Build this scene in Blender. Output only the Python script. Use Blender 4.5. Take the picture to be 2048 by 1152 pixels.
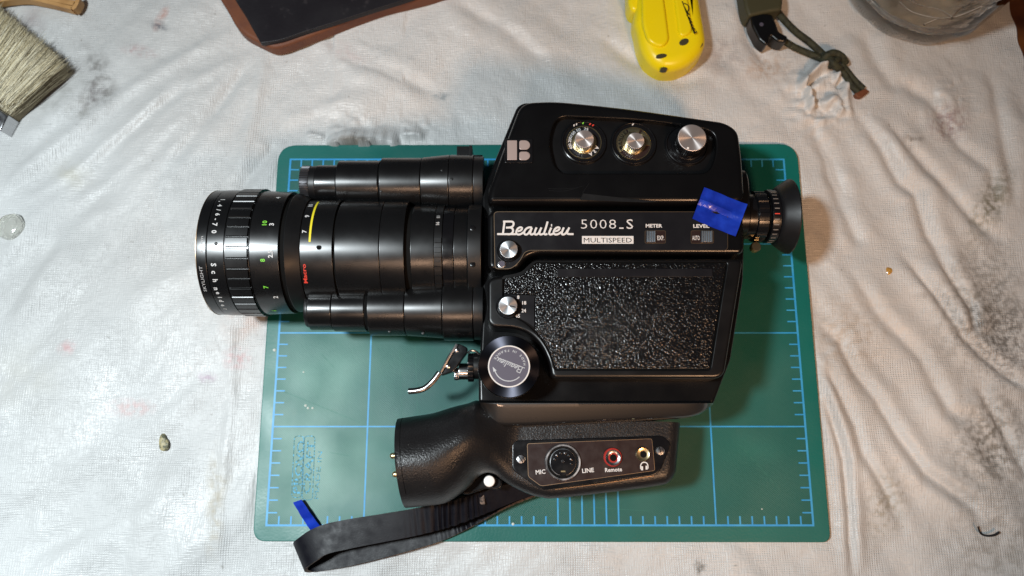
import bpy, bmesh, math, random
import numpy as np
from mathutils import Vector, Matrix
random.seed(7); rng = np.random.default_rng(11)
scene = bpy.context.scene
for o in list(bpy.data.objects): bpy.data.objects.remove(o)
S = 0.001                                   # everything below is written in millimetres
# ------------------------------------------------------------------ camera
CAM = np.array([-14.55, -65.44, 414.8]); RX = 0.2154; FPX = 1521.8
cd = bpy.data.cameras.new('view'); cam = bpy.data.objects.new('view', cd)
scene.collection.objects.link(cam); scene.camera = cam
cam.location = Vector(CAM*S); cam.rotation_euler = (RX, 0, 0)
cd.sensor_width = 36; cd.lens = 36*FPX/2048; cd.clip_start = 0.01; cd.clip_end = 20
cd.dof.use_dof = True; cd.dof.focus_distance = 0.365; cd.dof.aperture_fstop = 9
# ------------------------------------------------------------------ world, lamps, exposure
w = bpy.data.worlds.new('World'); scene.world = w; w.use_nodes = True
w.node_tree.nodes['Background'].inputs[0].default_value = (0.80, 0.86, 1, 1)
w.node_tree.nodes['Background'].inputs[1].default_value = 0.034
def lamp(name, loc, target, size, power, col):
    l = bpy.data.lights.new(name, 'AREA'); l.shape = 'DISK'; l.size = size; l.energy = power; l.color = col
    o = bpy.data.objects.new(name, l); scene.collection.objects.link(o)
    o.location = Vector(loc)*S
    o.rotation_euler = (Vector(target)-Vector(loc)).to_track_quat('-Z', 'Y').to_euler()
    return o
cool = lamp('ceiling_lamp', (-375, -30, 770), (-350, -340, 0), 0.095, 6.4, (0.88, 0.965, 1.0)); cool.data.spread = math.radians(140)
def spot(name, loc, target, power, col, ang, blend, size):
    l = bpy.data.lights.new(name, 'SPOT'); l.energy = power; l.color = col; l.spot_size = math.radians(ang); l.spot_blend = blend; l.shadow_soft_size = size/2
    o = bpy.data.objects.new(name, l); scene.collection.objects.link(o); o.location = Vector(loc)*S
    o.rotation_euler = (Vector(target)-Vector(loc)).to_track_quat('-Z', 'Y').to_euler()
spot('warm_lamp', (246, -339, 540), (96, 92, 0), 10.8, (1.0, 0.57, 0.31), 50, .95, .11)
spot('warm_lamp', (-110, -430, 640), (-50, 135, 0), 3.2, (1.0, 0.62, 0.40), 38, .9, .12)
scene.view_settings.view_transform = 'Standard'; scene.view_settings.look = 'None'
scene.view_settings.exposure = 0; scene.view_settings.gamma = 1
scene.render.engine = 'CYCLES'
# ------------------------------------------------------------------ pixel -> place helpers
cR, sR = math.cos(RX), math.sin(RX)
def ray(px, py):
    x, y = (px-1024)/FPX, (576-py)/FPX
    return np.array([x, y*cR+sR, y*sR-cR])
def G(px, py, z=0.0):
    d = ray(px, py); t = (z-CAM[2])/d[2]
    return CAM+d*t
def GP(pts, z=0.0): return [tuple(G(a, b, z)[:2]) for a, b in pts]
def cylfit(px, y1, y2, zc):
    a1 = [math.atan2(ray(px, y)[1], -ray(px, y)[2]) for y in (y1, y2)]
    mid, half = (a1[0]+a1[1])/2, abs(a1[0]-a1[1])/2
    D = (CAM[2]-zc)/math.cos(mid)
    return CAM[1]+math.tan(mid)*(CAM[2]-zc), D*math.sin(half)
def cylhit(px, py, yc, zc, r):
    d = ray(px, py); oy, oz = CAM[1]-yc, CAM[2]-zc
    a = d[1]**2+d[2]**2; b = 2*(oy*d[1]+oz*d[2]); c = oy**2+oz**2-r*r
    q = b*b-4*a*c
    if q < 0: q = 0
    t = (-b-math.sqrt(q))/(2*a); p = CAM+d*t
    return p, math.atan2(p[1]-yc, p[2]-zc)
# ------------------------------------------------------------------ materials
MATS = {}
def mat(name, col, rough=0.5, metal=0.0, spec=0.5, bump=None, aniso=0, coat=0, var=None, trans=0, ior=1.45, rvar=None, scratch=0):
    m = bpy.data.materials.new(name); m.use_nodes = True; nt = m.node_tree; N = nt.nodes; L = nt.links
    b = N['Principled BSDF']; b.inputs['Base Color'].default_value = (*col, 1)
    b.inputs['Roughness'].default_value = rough; b.inputs['Metallic'].default_value = metal
    b.inputs['Specular IOR Level'].default_value = spec; b.inputs['IOR'].default_value = ior
    b.inputs['Coat Weight'].default_value = coat; b.inputs['Transmission Weight'].default_value = trans
    tc = N.new('ShaderNodeTexCoord')
    if aniso:
        b.inputs['Anisotropic'].default_value = aniso
        t = N.new('ShaderNodeTangent'); t.direction_type = 'RADIAL'; t.axis = 'Z'; L.new(t.outputs[0], b.inputs['Tangent'])
    if var:                                   # (scale, second colour, low, high)
        n = N.new('ShaderNodeTexNoise'); n.inputs['Scale'].default_value = var[0]; n.inputs['Detail'].default_value = 6
        L.new(tc.outputs['Object'], n.inputs['Vector'])
        r = N.new('ShaderNodeMapRange'); r.inputs[1].default_value = var[2]; r.inputs[2].default_value = var[3]
        L.new(n.outputs[0], r.inputs[0])
        x = N.new('ShaderNodeMix'); x.data_type = 'RGBA'; x.inputs[6].default_value = (*col, 1); x.inputs[7].default_value = (*var[1], 1)
        L.new(r.outputs[0], x.inputs[0]); L.new(x.outputs[2], b.inputs['Base Color'])
    if rvar:                                  # (scale, rough low, rough high)
        n = N.new('ShaderNodeTexNoise'); n.inputs['Scale'].default_value = rvar[0]; n.inputs['Detail'].default_value = 5
        L.new(tc.outputs['Object'], n.inputs['Vector'])
        r = N.new('ShaderNodeMapRange'); r.inputs[1].default_value = .35; r.inputs[2].default_value = .7
        r.inputs[3].default_value = rvar[1]; r.inputs[4].default_value = rvar[2]
        L.new(n.outputs[0], r.inputs[0]); L.new(r.outputs[0], b.inputs['Roughness'])
    if bump:                                  # (kind, scale, strength, distance mm)
        if bump[0] == 'noise':
            n = N.new('ShaderNodeTexNoise'); n.inputs['Detail'].default_value = 3; out = n.outputs[0]
        else:
            n = N.new('ShaderNodeTexVoronoi'); n.feature = 'SMOOTH_F1'; n.inputs['Smoothness'].default_value = .6; out = n.outputs[0]
        n.inputs['Scale'].default_value = bump[1]; L.new(tc.outputs['Object'], n.inputs['Vector'])
        bp = N.new('ShaderNodeBump'); bp.inputs['Strength'].default_value = bump[2]; bp.inputs['Distance'].default_value = bump[3]*S
        if bump[0] != 'noise': bp.invert = True
        L.new(out, bp.inputs['Height']); L.new(bp.outputs[0], b.inputs['Normal'])
    MATS[name] = m; return m
K = (0.0032, 0.0032, 0.0036)
mat('black_paint', K, .26, spec=.40, bump=('noise', 900, .05, .1), rvar=(60, .22, .31), var=(500, (.02, .02, .02), .76, .82))
mat('black_satin', K, .30, spec=.6, bump=('noise', 2500, .08, .05), rvar=(90, .28, .36))
mat('black_gloss', (.005, .005, .006), .22, rvar=(150, .18, .32))
mat('lens_black', (.0045, .0045, .0048), .31, spec=.8, rvar=(70, .24, .33), var=(260, (.03, .03, .03), .76, .82), bump=('noise', 2500, .05, .05))
mat('lens_dull', (.006, .006, .0065), .42, rvar=(90, .36, .46))
mat('groove_black', (.002, .002, .002), .8, spec=.2)
mat('grip_black', (.010, .0095, .010), .40, bump=('noise', 1200, .6, .34), rvar=(90, .30, .44), var=(700, (.10, .10, .10), .70, .76))
mat('leatherette', (.0035, .0035, .004), .20, bump=('voronoi', 1300, 1.0, .32), spec=.5)
mat('plate_brown', (.022, .012, .011), .33, rvar=(200, .28, .4))
mat('plate_black', (.008, .008, .010), .30, rvar=(80, .25, .38))
mat('brushed', (.62, .56, .54), .42, .78, aniso=.9)
mat('brushed_bright', (.85, .86, .88), .36, 1, aniso=.7, bump=('noise', 2500, .15, .05))
mat('brushed_black', (.045, .045, .056), .30, 1, aniso=.95)
mat('steel', (.55, .55, .56), .28, 1, rvar=(200, .2, .4))
mat('chrome', (.60, .60, .60), .25, 1, rvar=(200, .2, .32))
mat('brass', (.80, .66, .38), .28, 1, var=(300, (.5, .38, .2), .5, .8))
mat('trim_brass', (.42, .30, .20), .35, 1)
mat('badge_silver', (.50, .40, .37), .42, .55)  # pink reflection of the warm room put into the base colour
mat('white_print', (.62, .61, .60), .6)
mat('faint_print', (.16, .15, .14), .6)
mat('dim_print', (.45, .43, .42), .6)
mat('green_print', (.20, .62, .05), .6)
mat('red_print', (.65, .05, .03), .6)
mat('yellow_print', (.80, .68, .03), .5)
mat('white_plastic', (.80, .79, .77), .35)
mat('label_grey', (.075, .07, .10), .5, bump=('noise', 3000, .1, .05))
mat('silver_print', (.55, .55, .56), .35, .6)
mat('switch_metal', (.30, .35, .40), .35, .8)
mat('red_plastic', (.30, .02, .015), .35)
mat('rubber', (.008, .008, .009), .42, bump=('noise', 1500, .08, .1), rvar=(120, .36, .5))
mat('strap_leather', (.004, .004, .007), .46, spec=.28, bump=('noise', 1500, .25, .2), rvar=(200, .42, .58), var=(900, (.03, .03, .035), .70, .8))
mat('strap_edge', (.16, .11, .085), .8, bump=('noise', 900, .6, .4), var=(700, (.04, .03, .025), .45, .6))
mat('blue_film', (.006, .024, .30), .24, spec=.7, bump=('noise', 140, .7, .8), var=(120, (.012, .05, .48), .45, .7))
mat('yellow_plastic', (.80, .64, .005), .30, bump=('noise', 400, .08, .15), rvar=(90, .24, .42), var=(350, (.45, .34, .01), .70, .8))
mat('hole_dark', (.05, .045, .02), .5)
mat('dark_hide', (.010, .0085, .011), .48, spec=.35, bump=('noise', 300, .25, .3), rvar=(40, .40, .58), var=(160, (.035, .03, .033), .62, .8))
mat('brown_leather', (.15, .05, .02), .6, bump=('noise', 500, .3, .3), var=(120, (.12, .04, .02), .45, .7))
mat('olive_cord', (.035, .036, .018), .75, bump=('voronoi', 900, .7, .5), var=(400, (.014, .015, .008), .45, .65))
mat('olive_plastic', (.045, .043, .020), .6, bump=('noise', 600, .2, .3))
mat('tan_wood', (.52, .29, .11), .55, bump=('noise', 300, .2, .2), var=(80, (.36, .18, .06), .45, .7))
mat('table_wood', (.20, .07, .015), .35, var=(30, (.05, .013, .004), .4, .65))
mat('resin', (.75, .42, .10), .12, trans=.5, ior=1.5)
mat('clear_bead', (.98, .98, .90), .10, trans=.72, ior=1.5, coat=1)
mat('jar_glass', (.98, .95, .90), .02, trans=1, ior=1.45, bump=('noise', 60, .5, 1.0))
mat('cloudy_gel', (.62, .57, .43), .10, trans=.55, ior=1.36, bump=('noise', 40, 1.0, 6), var=(45, (.42, .36, .26), .44, .58))
mat('bristle', (.72, .62, .40), .5, var=(600, (.42, .35, .22), .45, .7))
mat('bristle_pale', (.86, .79, .60), .4)
mat('bristle_dark', (.30, .26, .17), .6)
mat('bristle_core', (.24, .20, .13), .9)
mat('flap_white', (.62, .62, .60), .5, bump=('noise', 300, .5, .5))
mat('dark_metal', (.16, .15, .15), .22, 1)
mat('mat_cut', (.03, .16, .12), .7)
mat('glue_white', (.55, .60, .55), .3)
mat('satin_sheen', (.006, .005, .0045), .42, spec=1.0, coat=1.0, bump=('noise', 2500, .08, .05))
mat('knurl_grey', (.05, .05, .055), .38, .6)
mat('thread', (.006, .006, .008), .8)
# ------------------------------------------------------------------ object making
def link(o, parent=None):
    scene.collection.objects.link(o)
    if parent is not None:
        o.parent = parent
        wl = world_loc.get(parent.name, (0, 0, 0)); ow = world_loc.get(o.name, (0, 0, 0))
        o.location = Vector([ow[i]-wl[i] for i in range(3)])*S
    return o
world_loc = {}
def obj(name, mb, m, parent=None, origin=None, sharp=34, smooth=True, props=None):
    """mb = (verts, faces[, material index list])"""
    v, f = mb[0], mb[1]
    if origin is None:
        a = np.array(v, dtype=float); origin = ((a[:, 0].min()+a[:, 0].max())/2, (a[:, 1].min()+a[:, 1].max())/2, a[:, 2].min())
    me = bpy.data.meshes.new(name)
    me.from_pydata([((p[0]-origin[0])*S, (p[1]-origin[1])*S, (p[2]-origin[2])*S) for p in v], [], f)
    ms = m if isinstance(m, (list, tuple)) else [m]
    for x in ms: me.materials.append(MATS[x])
    if len(mb) > 2 and mb[2]: me.polygons.foreach_set('material_index', mb[2])
    me.validate(); me.update()
    if smooth:
        bm = bmesh.new(); bm.from_mesh(me)
        bmesh.ops.recalc_face_normals(bm, faces=bm.faces) if name not in NOFLIP else None
        for fc in bm.faces: fc.smooth = True
        ca = math.radians(sharp)
        for e in bm.edges:
            if len(e.link_faces) == 2:
                n1, n2 = e.link_faces[0].normal, e.link_faces[1].normal
                if n1.length > 0 and n2.length > 0 and n1.angle(n2) > ca: e.smooth = False
        bm.to_mesh(me); bm.free()
    o = bpy.data.objects.new(name, me)
    world_loc[o.name] = tuple(origin); o.location = Vector(origin)*S
    link(o, parent)
    if smooth and len(me.polygons) < 60000:
        wn = o.modifiers.new('wn', 'WEIGHTED_NORMAL'); wn.keep_sharp = True; wn.weight = 100
    if props:
        for k, val in props.items(): o[k] = val
    return o
NOFLIP = {'printed_grid', 'lettering', 'printed_logo', 'marking', 'drop_cloth', 'wordmark'}
def thing(name, loc, label, cat, group=None, kind=None):
    o = bpy.data.objects.new(name, None); scene.collection.objects.link(o); o.location = Vector(loc)*S
    o.empty_display_size = .01
    world_loc[o.name] = tuple(loc); tag(o, label, cat, group); return o
def tag(o, label, cat, group=None):
    o['label'] = label; o['category'] = cat
    if group: o['group'] = group
def join(*mbs):
    V, F, M = [], [], []
    for mb in mbs:
        k = len(V); V += [tuple(p) for p in mb[0]]; F += [tuple(i+k for i in f) for f in mb[1]]
        M += (list(mb[2]) if len(mb) > 2 and mb[2] else [0]*len(mb[1]))
    return V, F, M
def setm(mb, i): return mb[0], mb[1], [i]*len(mb[1])
# ------------------------------------------------------------------ shapes
def rnd(pts, r=2.0, n=5):
    """round the corners of a closed polygon; r may be a list"""
    out = []; m = len(pts)
    rr = r if isinstance(r, (list, tuple)) else [r]*m
    for i in range(m):
        p = np.array(pts[i], float); a = np.array(pts[i-1], float)-p; b = np.array(pts[(i+1) % m], float)-p
        la, lb = np.linalg.norm(a), np.linalg.norm(b); t = min(rr[i], la*.49, lb*.49)
        if t <= 0.01: out.append(tuple(p)); continue
        A, B = p+a/la*t, p+b/lb*t
        for k in range(n+1):
            s = k/n; q = (1-s)**2*A+2*s*(1-s)*p+s*s*B; out.append(tuple(q))
    return out
def area(p):
    p = np.array(p); x, y = p[:, 0], p[:, 1]
    return .5*np.sum(x*np.roll(y, -1)-np.roll(x, -1)*y)
def ccw(p): return list(p) if area(p) > 0 else list(p)[::-1]
def inset(p, d):
    """shrink a ccw polygon by d"""
    P = np.array(p, float); n = len(P); out = []
    for i in range(n):
        a = P[i]-P[i-1]; b = P[(i+1) % n]-P[i]
        na = np.array([-a[1], a[0]])/(np.linalg.norm(a)+1e-9); nb = np.array([-b[1], b[0]])/(np.linalg.norm(b)+1e-9)
        m = na+nb; l = np.linalg.norm(m)
        if l < 1e-6: out.append(tuple(P[i]+na*d)); continue
        m /= l; c = max(.45, float(np.dot(m, na))); out.append(tuple(P[i]+m*d/c))
    return out
def fill(loops):
    """triangulate between an outer loop and holes, all lists of 3D points"""
    bm = bmesh.new(); allv = []
    for lp in loops:
        vs = [bm.verts.new(p) for p in lp]; allv += vs
        for i in range(len(vs)): bm.edges.new((vs[i-1], vs[i]))
    bmesh.ops.triangle_fill(bm, use_beauty=True, use_dissolve=False, edges=bm.edges[:])
    bm.verts.index_update()
    V = [tuple(v.co) for v in bm.verts]; F = [tuple(v.index for v in f.verts) for f in bm.faces]
    bm.free(); return V, F
def rings(lv, close=True):
    V, F = [], []; n = len(lv[0])
    for L in lv: V += [tuple(p) for p in L]
    for k in range(len(lv)-1):
        for i in range(n if close else n-1):
            j = (i+1) % n; F.append((k*n+i, k*n+j, (k+1)*n+j, (k+1)*n+i))
    return V, F
def slab(poly, z0, z1, r=1.0, n=4, holes=(), hr=.5, hz=None, cap0=True, zf=None):
    """prism with rounded top edge; holes = list of (polygon, floor z) sunk with a rounded lip"""
    poly = ccw(poly); Z = (lambda p, z: z) if zf is None else (lambda p, z: z+zf(p))
    lv = [[(*p, z0) for p in poly], [(*p, Z(p, z1-r)) for p in poly]]
    for k in range(1, n+1):
        a = k/n*math.pi/2; q = inset(poly, r*(1-math.cos(a))); lv.append([(*p, Z(p, z1-r+r*math.sin(a))) for p in q])
    out = [rings(lv)]; tops = [lv[-1]]
    for hp, hzf in holes:
        hp = ccw(hp); hl = [[(*p, Z(p, hzf)) for p in hp]]
        for k in range(0, 4):
            a = k/3*math.pi/2; q = inset(hp, -hr*(1-math.cos(a))); hl.append([(*p, Z(p, z1-hr+hr*math.sin(a))) for p in q])
        out.append(rings(hl)); tops.append(hl[-1])
    out.append(fill(tops))
    if cap0: out.append(([(*p, z0) for p in poly], [tuple(range(len(poly)))]))
    mb = join(*out)
    return weld(mb)
def weld(mb, d=1e-4):
    key = {}; idx = []; V = []
    for p in mb[0]:
        k = (round(p[0]/d), round(p[1]/d), round(p[2]/d))
        if k not in key: key[k] = len(V); V.append(p)
        idx.append(key[k])
    F, M = [], []
    for f, m in zip(mb[1], mb[2] if len(mb) > 2 and mb[2] else [0]*len(mb[1])):
        g = []
        for i in f:
            if idx[i] not in g: g.append(idx[i])
        if len(g) > 2: F.append(tuple(g)); M.append(m)
    return V, F, M
def circ(c, r, n=48, ph=0): return [(c[0]+r*math.cos(ph+2*math.pi*i/n), c[1]+r*math.sin(ph+2*math.pi*i/n)) for i in range(n)]
def lathe(prof, c, axis='z', n=64, rf=None, a0=0):
    """prof = [(along, radius)]; c = centre; rf(angle) scales the radius"""
    lv = []
    for a, r in prof:
        L = []
        for i in range(n):
            t = a0+2*math.pi*i/n; q = r*(rf(t, a) if rf else 1)
            if axis == 'z': L.append((c[0]+q*math.cos(t), c[1]+q*math.sin(t), c[2]+a))
            elif axis == 'x': L.append((c[0]+a, c[1]+q*math.sin(t), c[2]+q*math.cos(t)))
        lv.append(L)
    V, F = rings(lv)
    if prof[0][1] > 1e-6: F.append(tuple(range(n)))
    if prof[-1][1] > 1e-6: F.append(tuple(range((len(prof)-1)*n, len(prof)*n)))
    return weld((V, F, None))
def bev(a0, a1, r0, r1=None, b=.3):
    """profile of a collar from a0 to a1 with small bevels"""
    r1 = r0 if r1 is None else r1; s = 1 if a1 > a0 else -1
    return [(a0, r0-b), (a0+s*b*.3, r0-b*.3), (a0+s*b, r0), (a1-s*b, r1), (a1-s*b*.3, r1-b*.3), (a1, r1-b)]
def tube(path, r, n=10, caps=True, rr=None, flat=None):
    P = [np.array(p, float) for p in path]; lv = []
    up = np.array([0, 0, 1.])
    for i, p in enumerate(P):
        t = P[min(i+1, len(P)-1)]-P[max(i-1, 0)]; t /= np.linalg.norm(t)+1e-9
        s = np.cross(t, up); l = np.linalg.norm(s); s = s/l if l > .05 else np.array([1., 0, 0]); u = np.cross(s, t)
        q = r if rr is None else rr[i]; fz = 1 if flat is None else flat
        lv.append([tuple(p+q*(math.cos(a)*s+math.sin(a)*u*fz)) for a in [2*math.pi*k/n for k in range(n)]])
    V, F = rings(lv)
    if caps: F += [tuple(range(n)), tuple(range((len(P)-1)*n, len(P)*n))]
    return V, F, None
def smooth_path(pts, k=6):
    P = [np.array(p, float) for p in pts]; out = []
    for i in range(len(P)-1):
        a, b, c, d = P[max(i-1, 0)], P[i], P[i+1], P[min(i+2, len(P)-1)]
        for j in range(k):
            t = j/k
            out.append(.5*((2*b)+(-a+c)*t+(2*a-5*b+4*c-d)*t*t+(-a+3*b-3*c+d)*t**3))
    out.append(P[-1]); return out
def ribbon2d(path, wd):
    """flat stroke polygon strip in a plane, with round ends"""
    P = [np.array(p, float) for p in path]; L, R = [], []
    for i, p in enumerate(P):
        t = P[min(i+1, len(P)-1)]-P[max(i-1, 0)]; t = t/(np.linalg.norm(t)+1e-9); nn = np.array([-t[1], t[0]])
        L.append(p+nn*wd/2); R.append(p-nn*wd/2)
    V = L+R; n = len(P); F = [(i, i+1, n+i+1, n+i) for i in range(n-1)]
    return V, F
def box(x0, x1, y0, y1, z0, z1, b=.2):
    return slab([(x0, y0), (x1, y0), (x1, y1), (x0, y1)], z0, z1, b, 2)
def obox(c, ux, l, wd, z0, z1, b=.2):
    ux = np.array(ux, float); ux /= np.linalg.norm(ux); uy = np.array([-ux[1], ux[0]]); c = np.array(c, float)
    return slab([tuple(c+ux*a*l/2+uy*q*wd/2) for a, q in ((-1, -1), (1, -1), (1, 1), (-1, 1))], z0, z1, b, 2)
# ------------------------------------------------------------------ lettering
GEO = {}
def glyphs(txt, bold=0.0, space=1.0):
    key = (txt, bold, space)
    if key in GEO: return GEO[key]
    c = bpy.data.curves.new('t', 'FONT'); c.body = txt; c.size = 1; c.offset = bold; c.space_character = space; c.resolution_u = 2
    o = bpy.data.objects.new('t', c); scene.collection.objects.link(o)
    bpy.context.view_layer.update()
    me = o.evaluated_get(bpy.context.evaluated_depsgraph_get()).to_mesh()
    V = np.array([tuple(v.co)[:2] for v in me.vertices]); F = [tuple(p.vertices) for p in me.polygons]
    bpy.data.objects.remove(o); bpy.data.curves.remove(c)
    V[:, 1] /= .73; V[:, 0] /= .73                  # cap height = 1
    V[:, 0] -= (V[:, 0].min()+V[:, 0].max())/2
    GEO[key] = (V, F); return V, F
def text_flat(txt, c, h, z, width=None, ang=0, bold=0.0, space=1.0):
    V, F = glyphs(txt, bold, space); sx = 1
    if width: sx = width/((V[:, 0].max()-V[:, 0].min())*h)
    ca, sa = math.cos(ang), math.sin(ang); out = []
    for x, y in V:
        x, y = x*h*sx, (y-.5)*h; out.append((c[0]+x*ca-y*sa, c[1]+x*sa+y*ca, z))
    return out, F, None
def text_px(txt, px, py, hpx, z, wpx=None, ang=0, **k):
    c = G(px, py, z); s = np.linalg.norm(G(px+10, py, z)-c)/10
    return text_flat(txt, c, hpx*s, z, wpx*s if wpx else None, ang, **k)
def text_arc(txt, c, r, a0, h, z, ccwd=True, inward=True, bold=.0, step=1.15):
    """letters one after another along an arc, starting at angle a0"""
    out = []; a = a0
    for ch in txt:
        if ch != ' ':
            V, F = glyphs(ch, bold); P = []
            er = np.array([math.cos(a), math.sin(a)]); et = np.array([-er[1], er[0]])*(1 if ccwd else -1)
            up = -er if inward else er
            for x, y in V:
                q = np.array(c[:2])+er*r+et*x*h+up*(y-.5)*h; P.append((q[0], q[1], z))
            out.append((P, F, None))
        a += (1 if ccwd else -1)*h*step*(.75 if ch in 'I 1' else 1)/r
    return join(*out)
def text_cyl(txt, px, py, hpx, cyl, r, up=-1, bold=0.0, space=1.0, wpx=None, dr=.08):
    """lettering wrapped round a tube that runs along x; up=-1: tops toward -x and read toward +y"""
    yc, zc = cyl; p, th = cylhit(px, py, yc, zc, r); s = (CAM[2]-p[2])/FPX*1.03
    V, F = glyphs(txt, bold, space); h = hpx*s
    sx = 1 if not wpx else wpx*s/((V[:, 0].max()-V[:, 0].min())*h)
    out = []
    for x, y in V:
        a = th+(-up)*x*h*sx/r; xx = p[0]+up*(y-.5)*h
        out.append((xx, yc+(r+dr)*math.sin(a), zc+(r+dr)*math.cos(a)))
    return out, F, None
# stroke lettering of the script wordmark (units: enlarged-photo pixels)
WM = [[(215, 190), (350, 190), (382, 205), (388, 235), (370, 270), (325, 287), (262, 290)],
      [(325, 287), (362, 300), (380, 335), (366, 375), (330, 397), (290, 400)],
      [(238, 195), (226, 290), (212, 395)], [(118, 396), (260, 397), (430, 397)],
      [(455, 352), (505, 335), (528, 300), (500, 285), (460, 305), (435, 350), (436, 388), (470, 404), (515, 392), (556, 362)],
      [(690, 290), (640, 287), (590, 315), (562, 365), (575, 400), (615, 398), (655, 350), (688, 295)],
      [(690, 290), (668, 350), (664, 390), (690, 403), (722, 385)],
      [(766, 288), (742, 345), (735, 390), (762, 404), (800, 380), (826, 330)],
      [(846, 288), (820, 350), (815, 390), (840, 403), (880, 388)],
      [(948, 190), (920, 290), (893, 375), (908, 403), (945, 392)],
      [(1008, 290), (982, 350), (974, 390), (1000, 404), (1045, 385)], [(1004, 252), (1022, 252)],
      [(1070, 352), (1120, 335), (1146, 300), (1118, 285), (1078, 305), (1050, 350), (1052, 388), (1085, 404), (1130, 392), (1172, 362)],
      [(1215, 288), (1190, 345), (1182, 390), (1208, 404), (1248, 380), (1275, 330)],
      [(1304, 288), (1276, 350), (1272, 385), (1300, 396), (1375, 397)]]
def wordmark(f, wd, z, th=0.0, k=5, rim=False):
    out = []
    for i, s in enumerate(WM):
        P = smooth_path([f(a, b) for a, b in s], k); V, F = ribbon2d(P, wd if i != 11 else wd*1.25)
        zz = z+i*.004; n = len(P)
        top = [(p[0], p[1], zz+th) for p in V]
        if th > 0:
            bot = [(p[0], p[1], z) for p in V]; m = len(V)
            FF = list(F)+[(i2, i2+1, m+i2+1, m+i2) for i2 in range(n-1)]+[(n+i2, n+i2+1, m+n+i2+1, m+n+i2) for i2 in range(n-1)]+[(0, n, m+n, m), (n-1, 2*n-1, m+2*n-1, m+n-1)]
            out.append((top+bot, FF, None))
        else: out.append((top, F, None))
    return join(*out)
#---------------------------------------------------------------- SETTING
exec_parts = []
# table top: planks of warm wood, seen only past the cloth at the right
tb = thing('table', (60, 40, -40), 'varnished reddish wooden table edge showing at the upper right beside the cloth', 'table')
obj('tabletop', box(-460, 520, -330, 430, -34, -6.2, 2), 'table_wood', tb)
# ---- noise for the cloth
def vnoise(x, y, seed, freq):
    r = np.random.default_rng(seed); g = r.random((64, 64))
    X, Y = x*freq, y*freq; i, j = np.floor(X).astype(int), np.floor(Y).astype(int); u, v = X-i, Y-j
    u = u*u*u*(u*(6*u-15)+10); v = v*v*v*(v*(6*v-15)+10)
    a, b, c, d = g[i % 64, j % 64], g[(i+1) % 64, j % 64], g[i % 64, (j+1) % 64], g[(i+1) % 64, (j+1) % 64]
    return (a*(1-u)+b*u)*(1-v)+(c*(1-u)+d*u)*v-.5
def dist_poly(X, Y, pts):
    D = np.full(X.shape, 1e9); Sg = np.zeros(X.shape); T = np.zeros(X.shape)
    tot = len(pts)-1
    for k in range(tot):
        a, b = np.array(pts[k]), np.array(pts[k+1]); d = b-a; L2 = (d**2).sum()+1e-9
        t = np.clip(((X-a[0])*d[0]+(Y-a[1])*d[1])/L2, 0, 1)
        dx, dy = X-a[0]-t*d[0], Y-a[1]-t*d[1]; q = np.hypot(dx, dy); m = q < D
        D = np.where(m, q, D); Sg = np.where(m, np.sign(d[0]*dy-d[1]*dx), Sg); T = np.where(m, (k+t)/tot, T)
    return D, Sg, T
MATPX = [(557, 290), (1594, 287), (1662, 1085), (505, 1083)]
MATP = GP(MATPX, 0)
ZC = -3.3
def poly_mask(X, Y, poly):
    """signed distance-like: positive outside a convex ccw polygon"""
    p = ccw(poly); D = np.full(X.shape, -1e9)
    for i in range(len(p)):
        a, b = np.array(p[i-1]), np.array(p[i]); e = b-a; nn = np.array([e[1], -e[0]])/np.linalg.norm(e)
        D = np.maximum(D, (X-a[0])*nn[0]+(Y-a[1])*nn[1])
    return D
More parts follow.
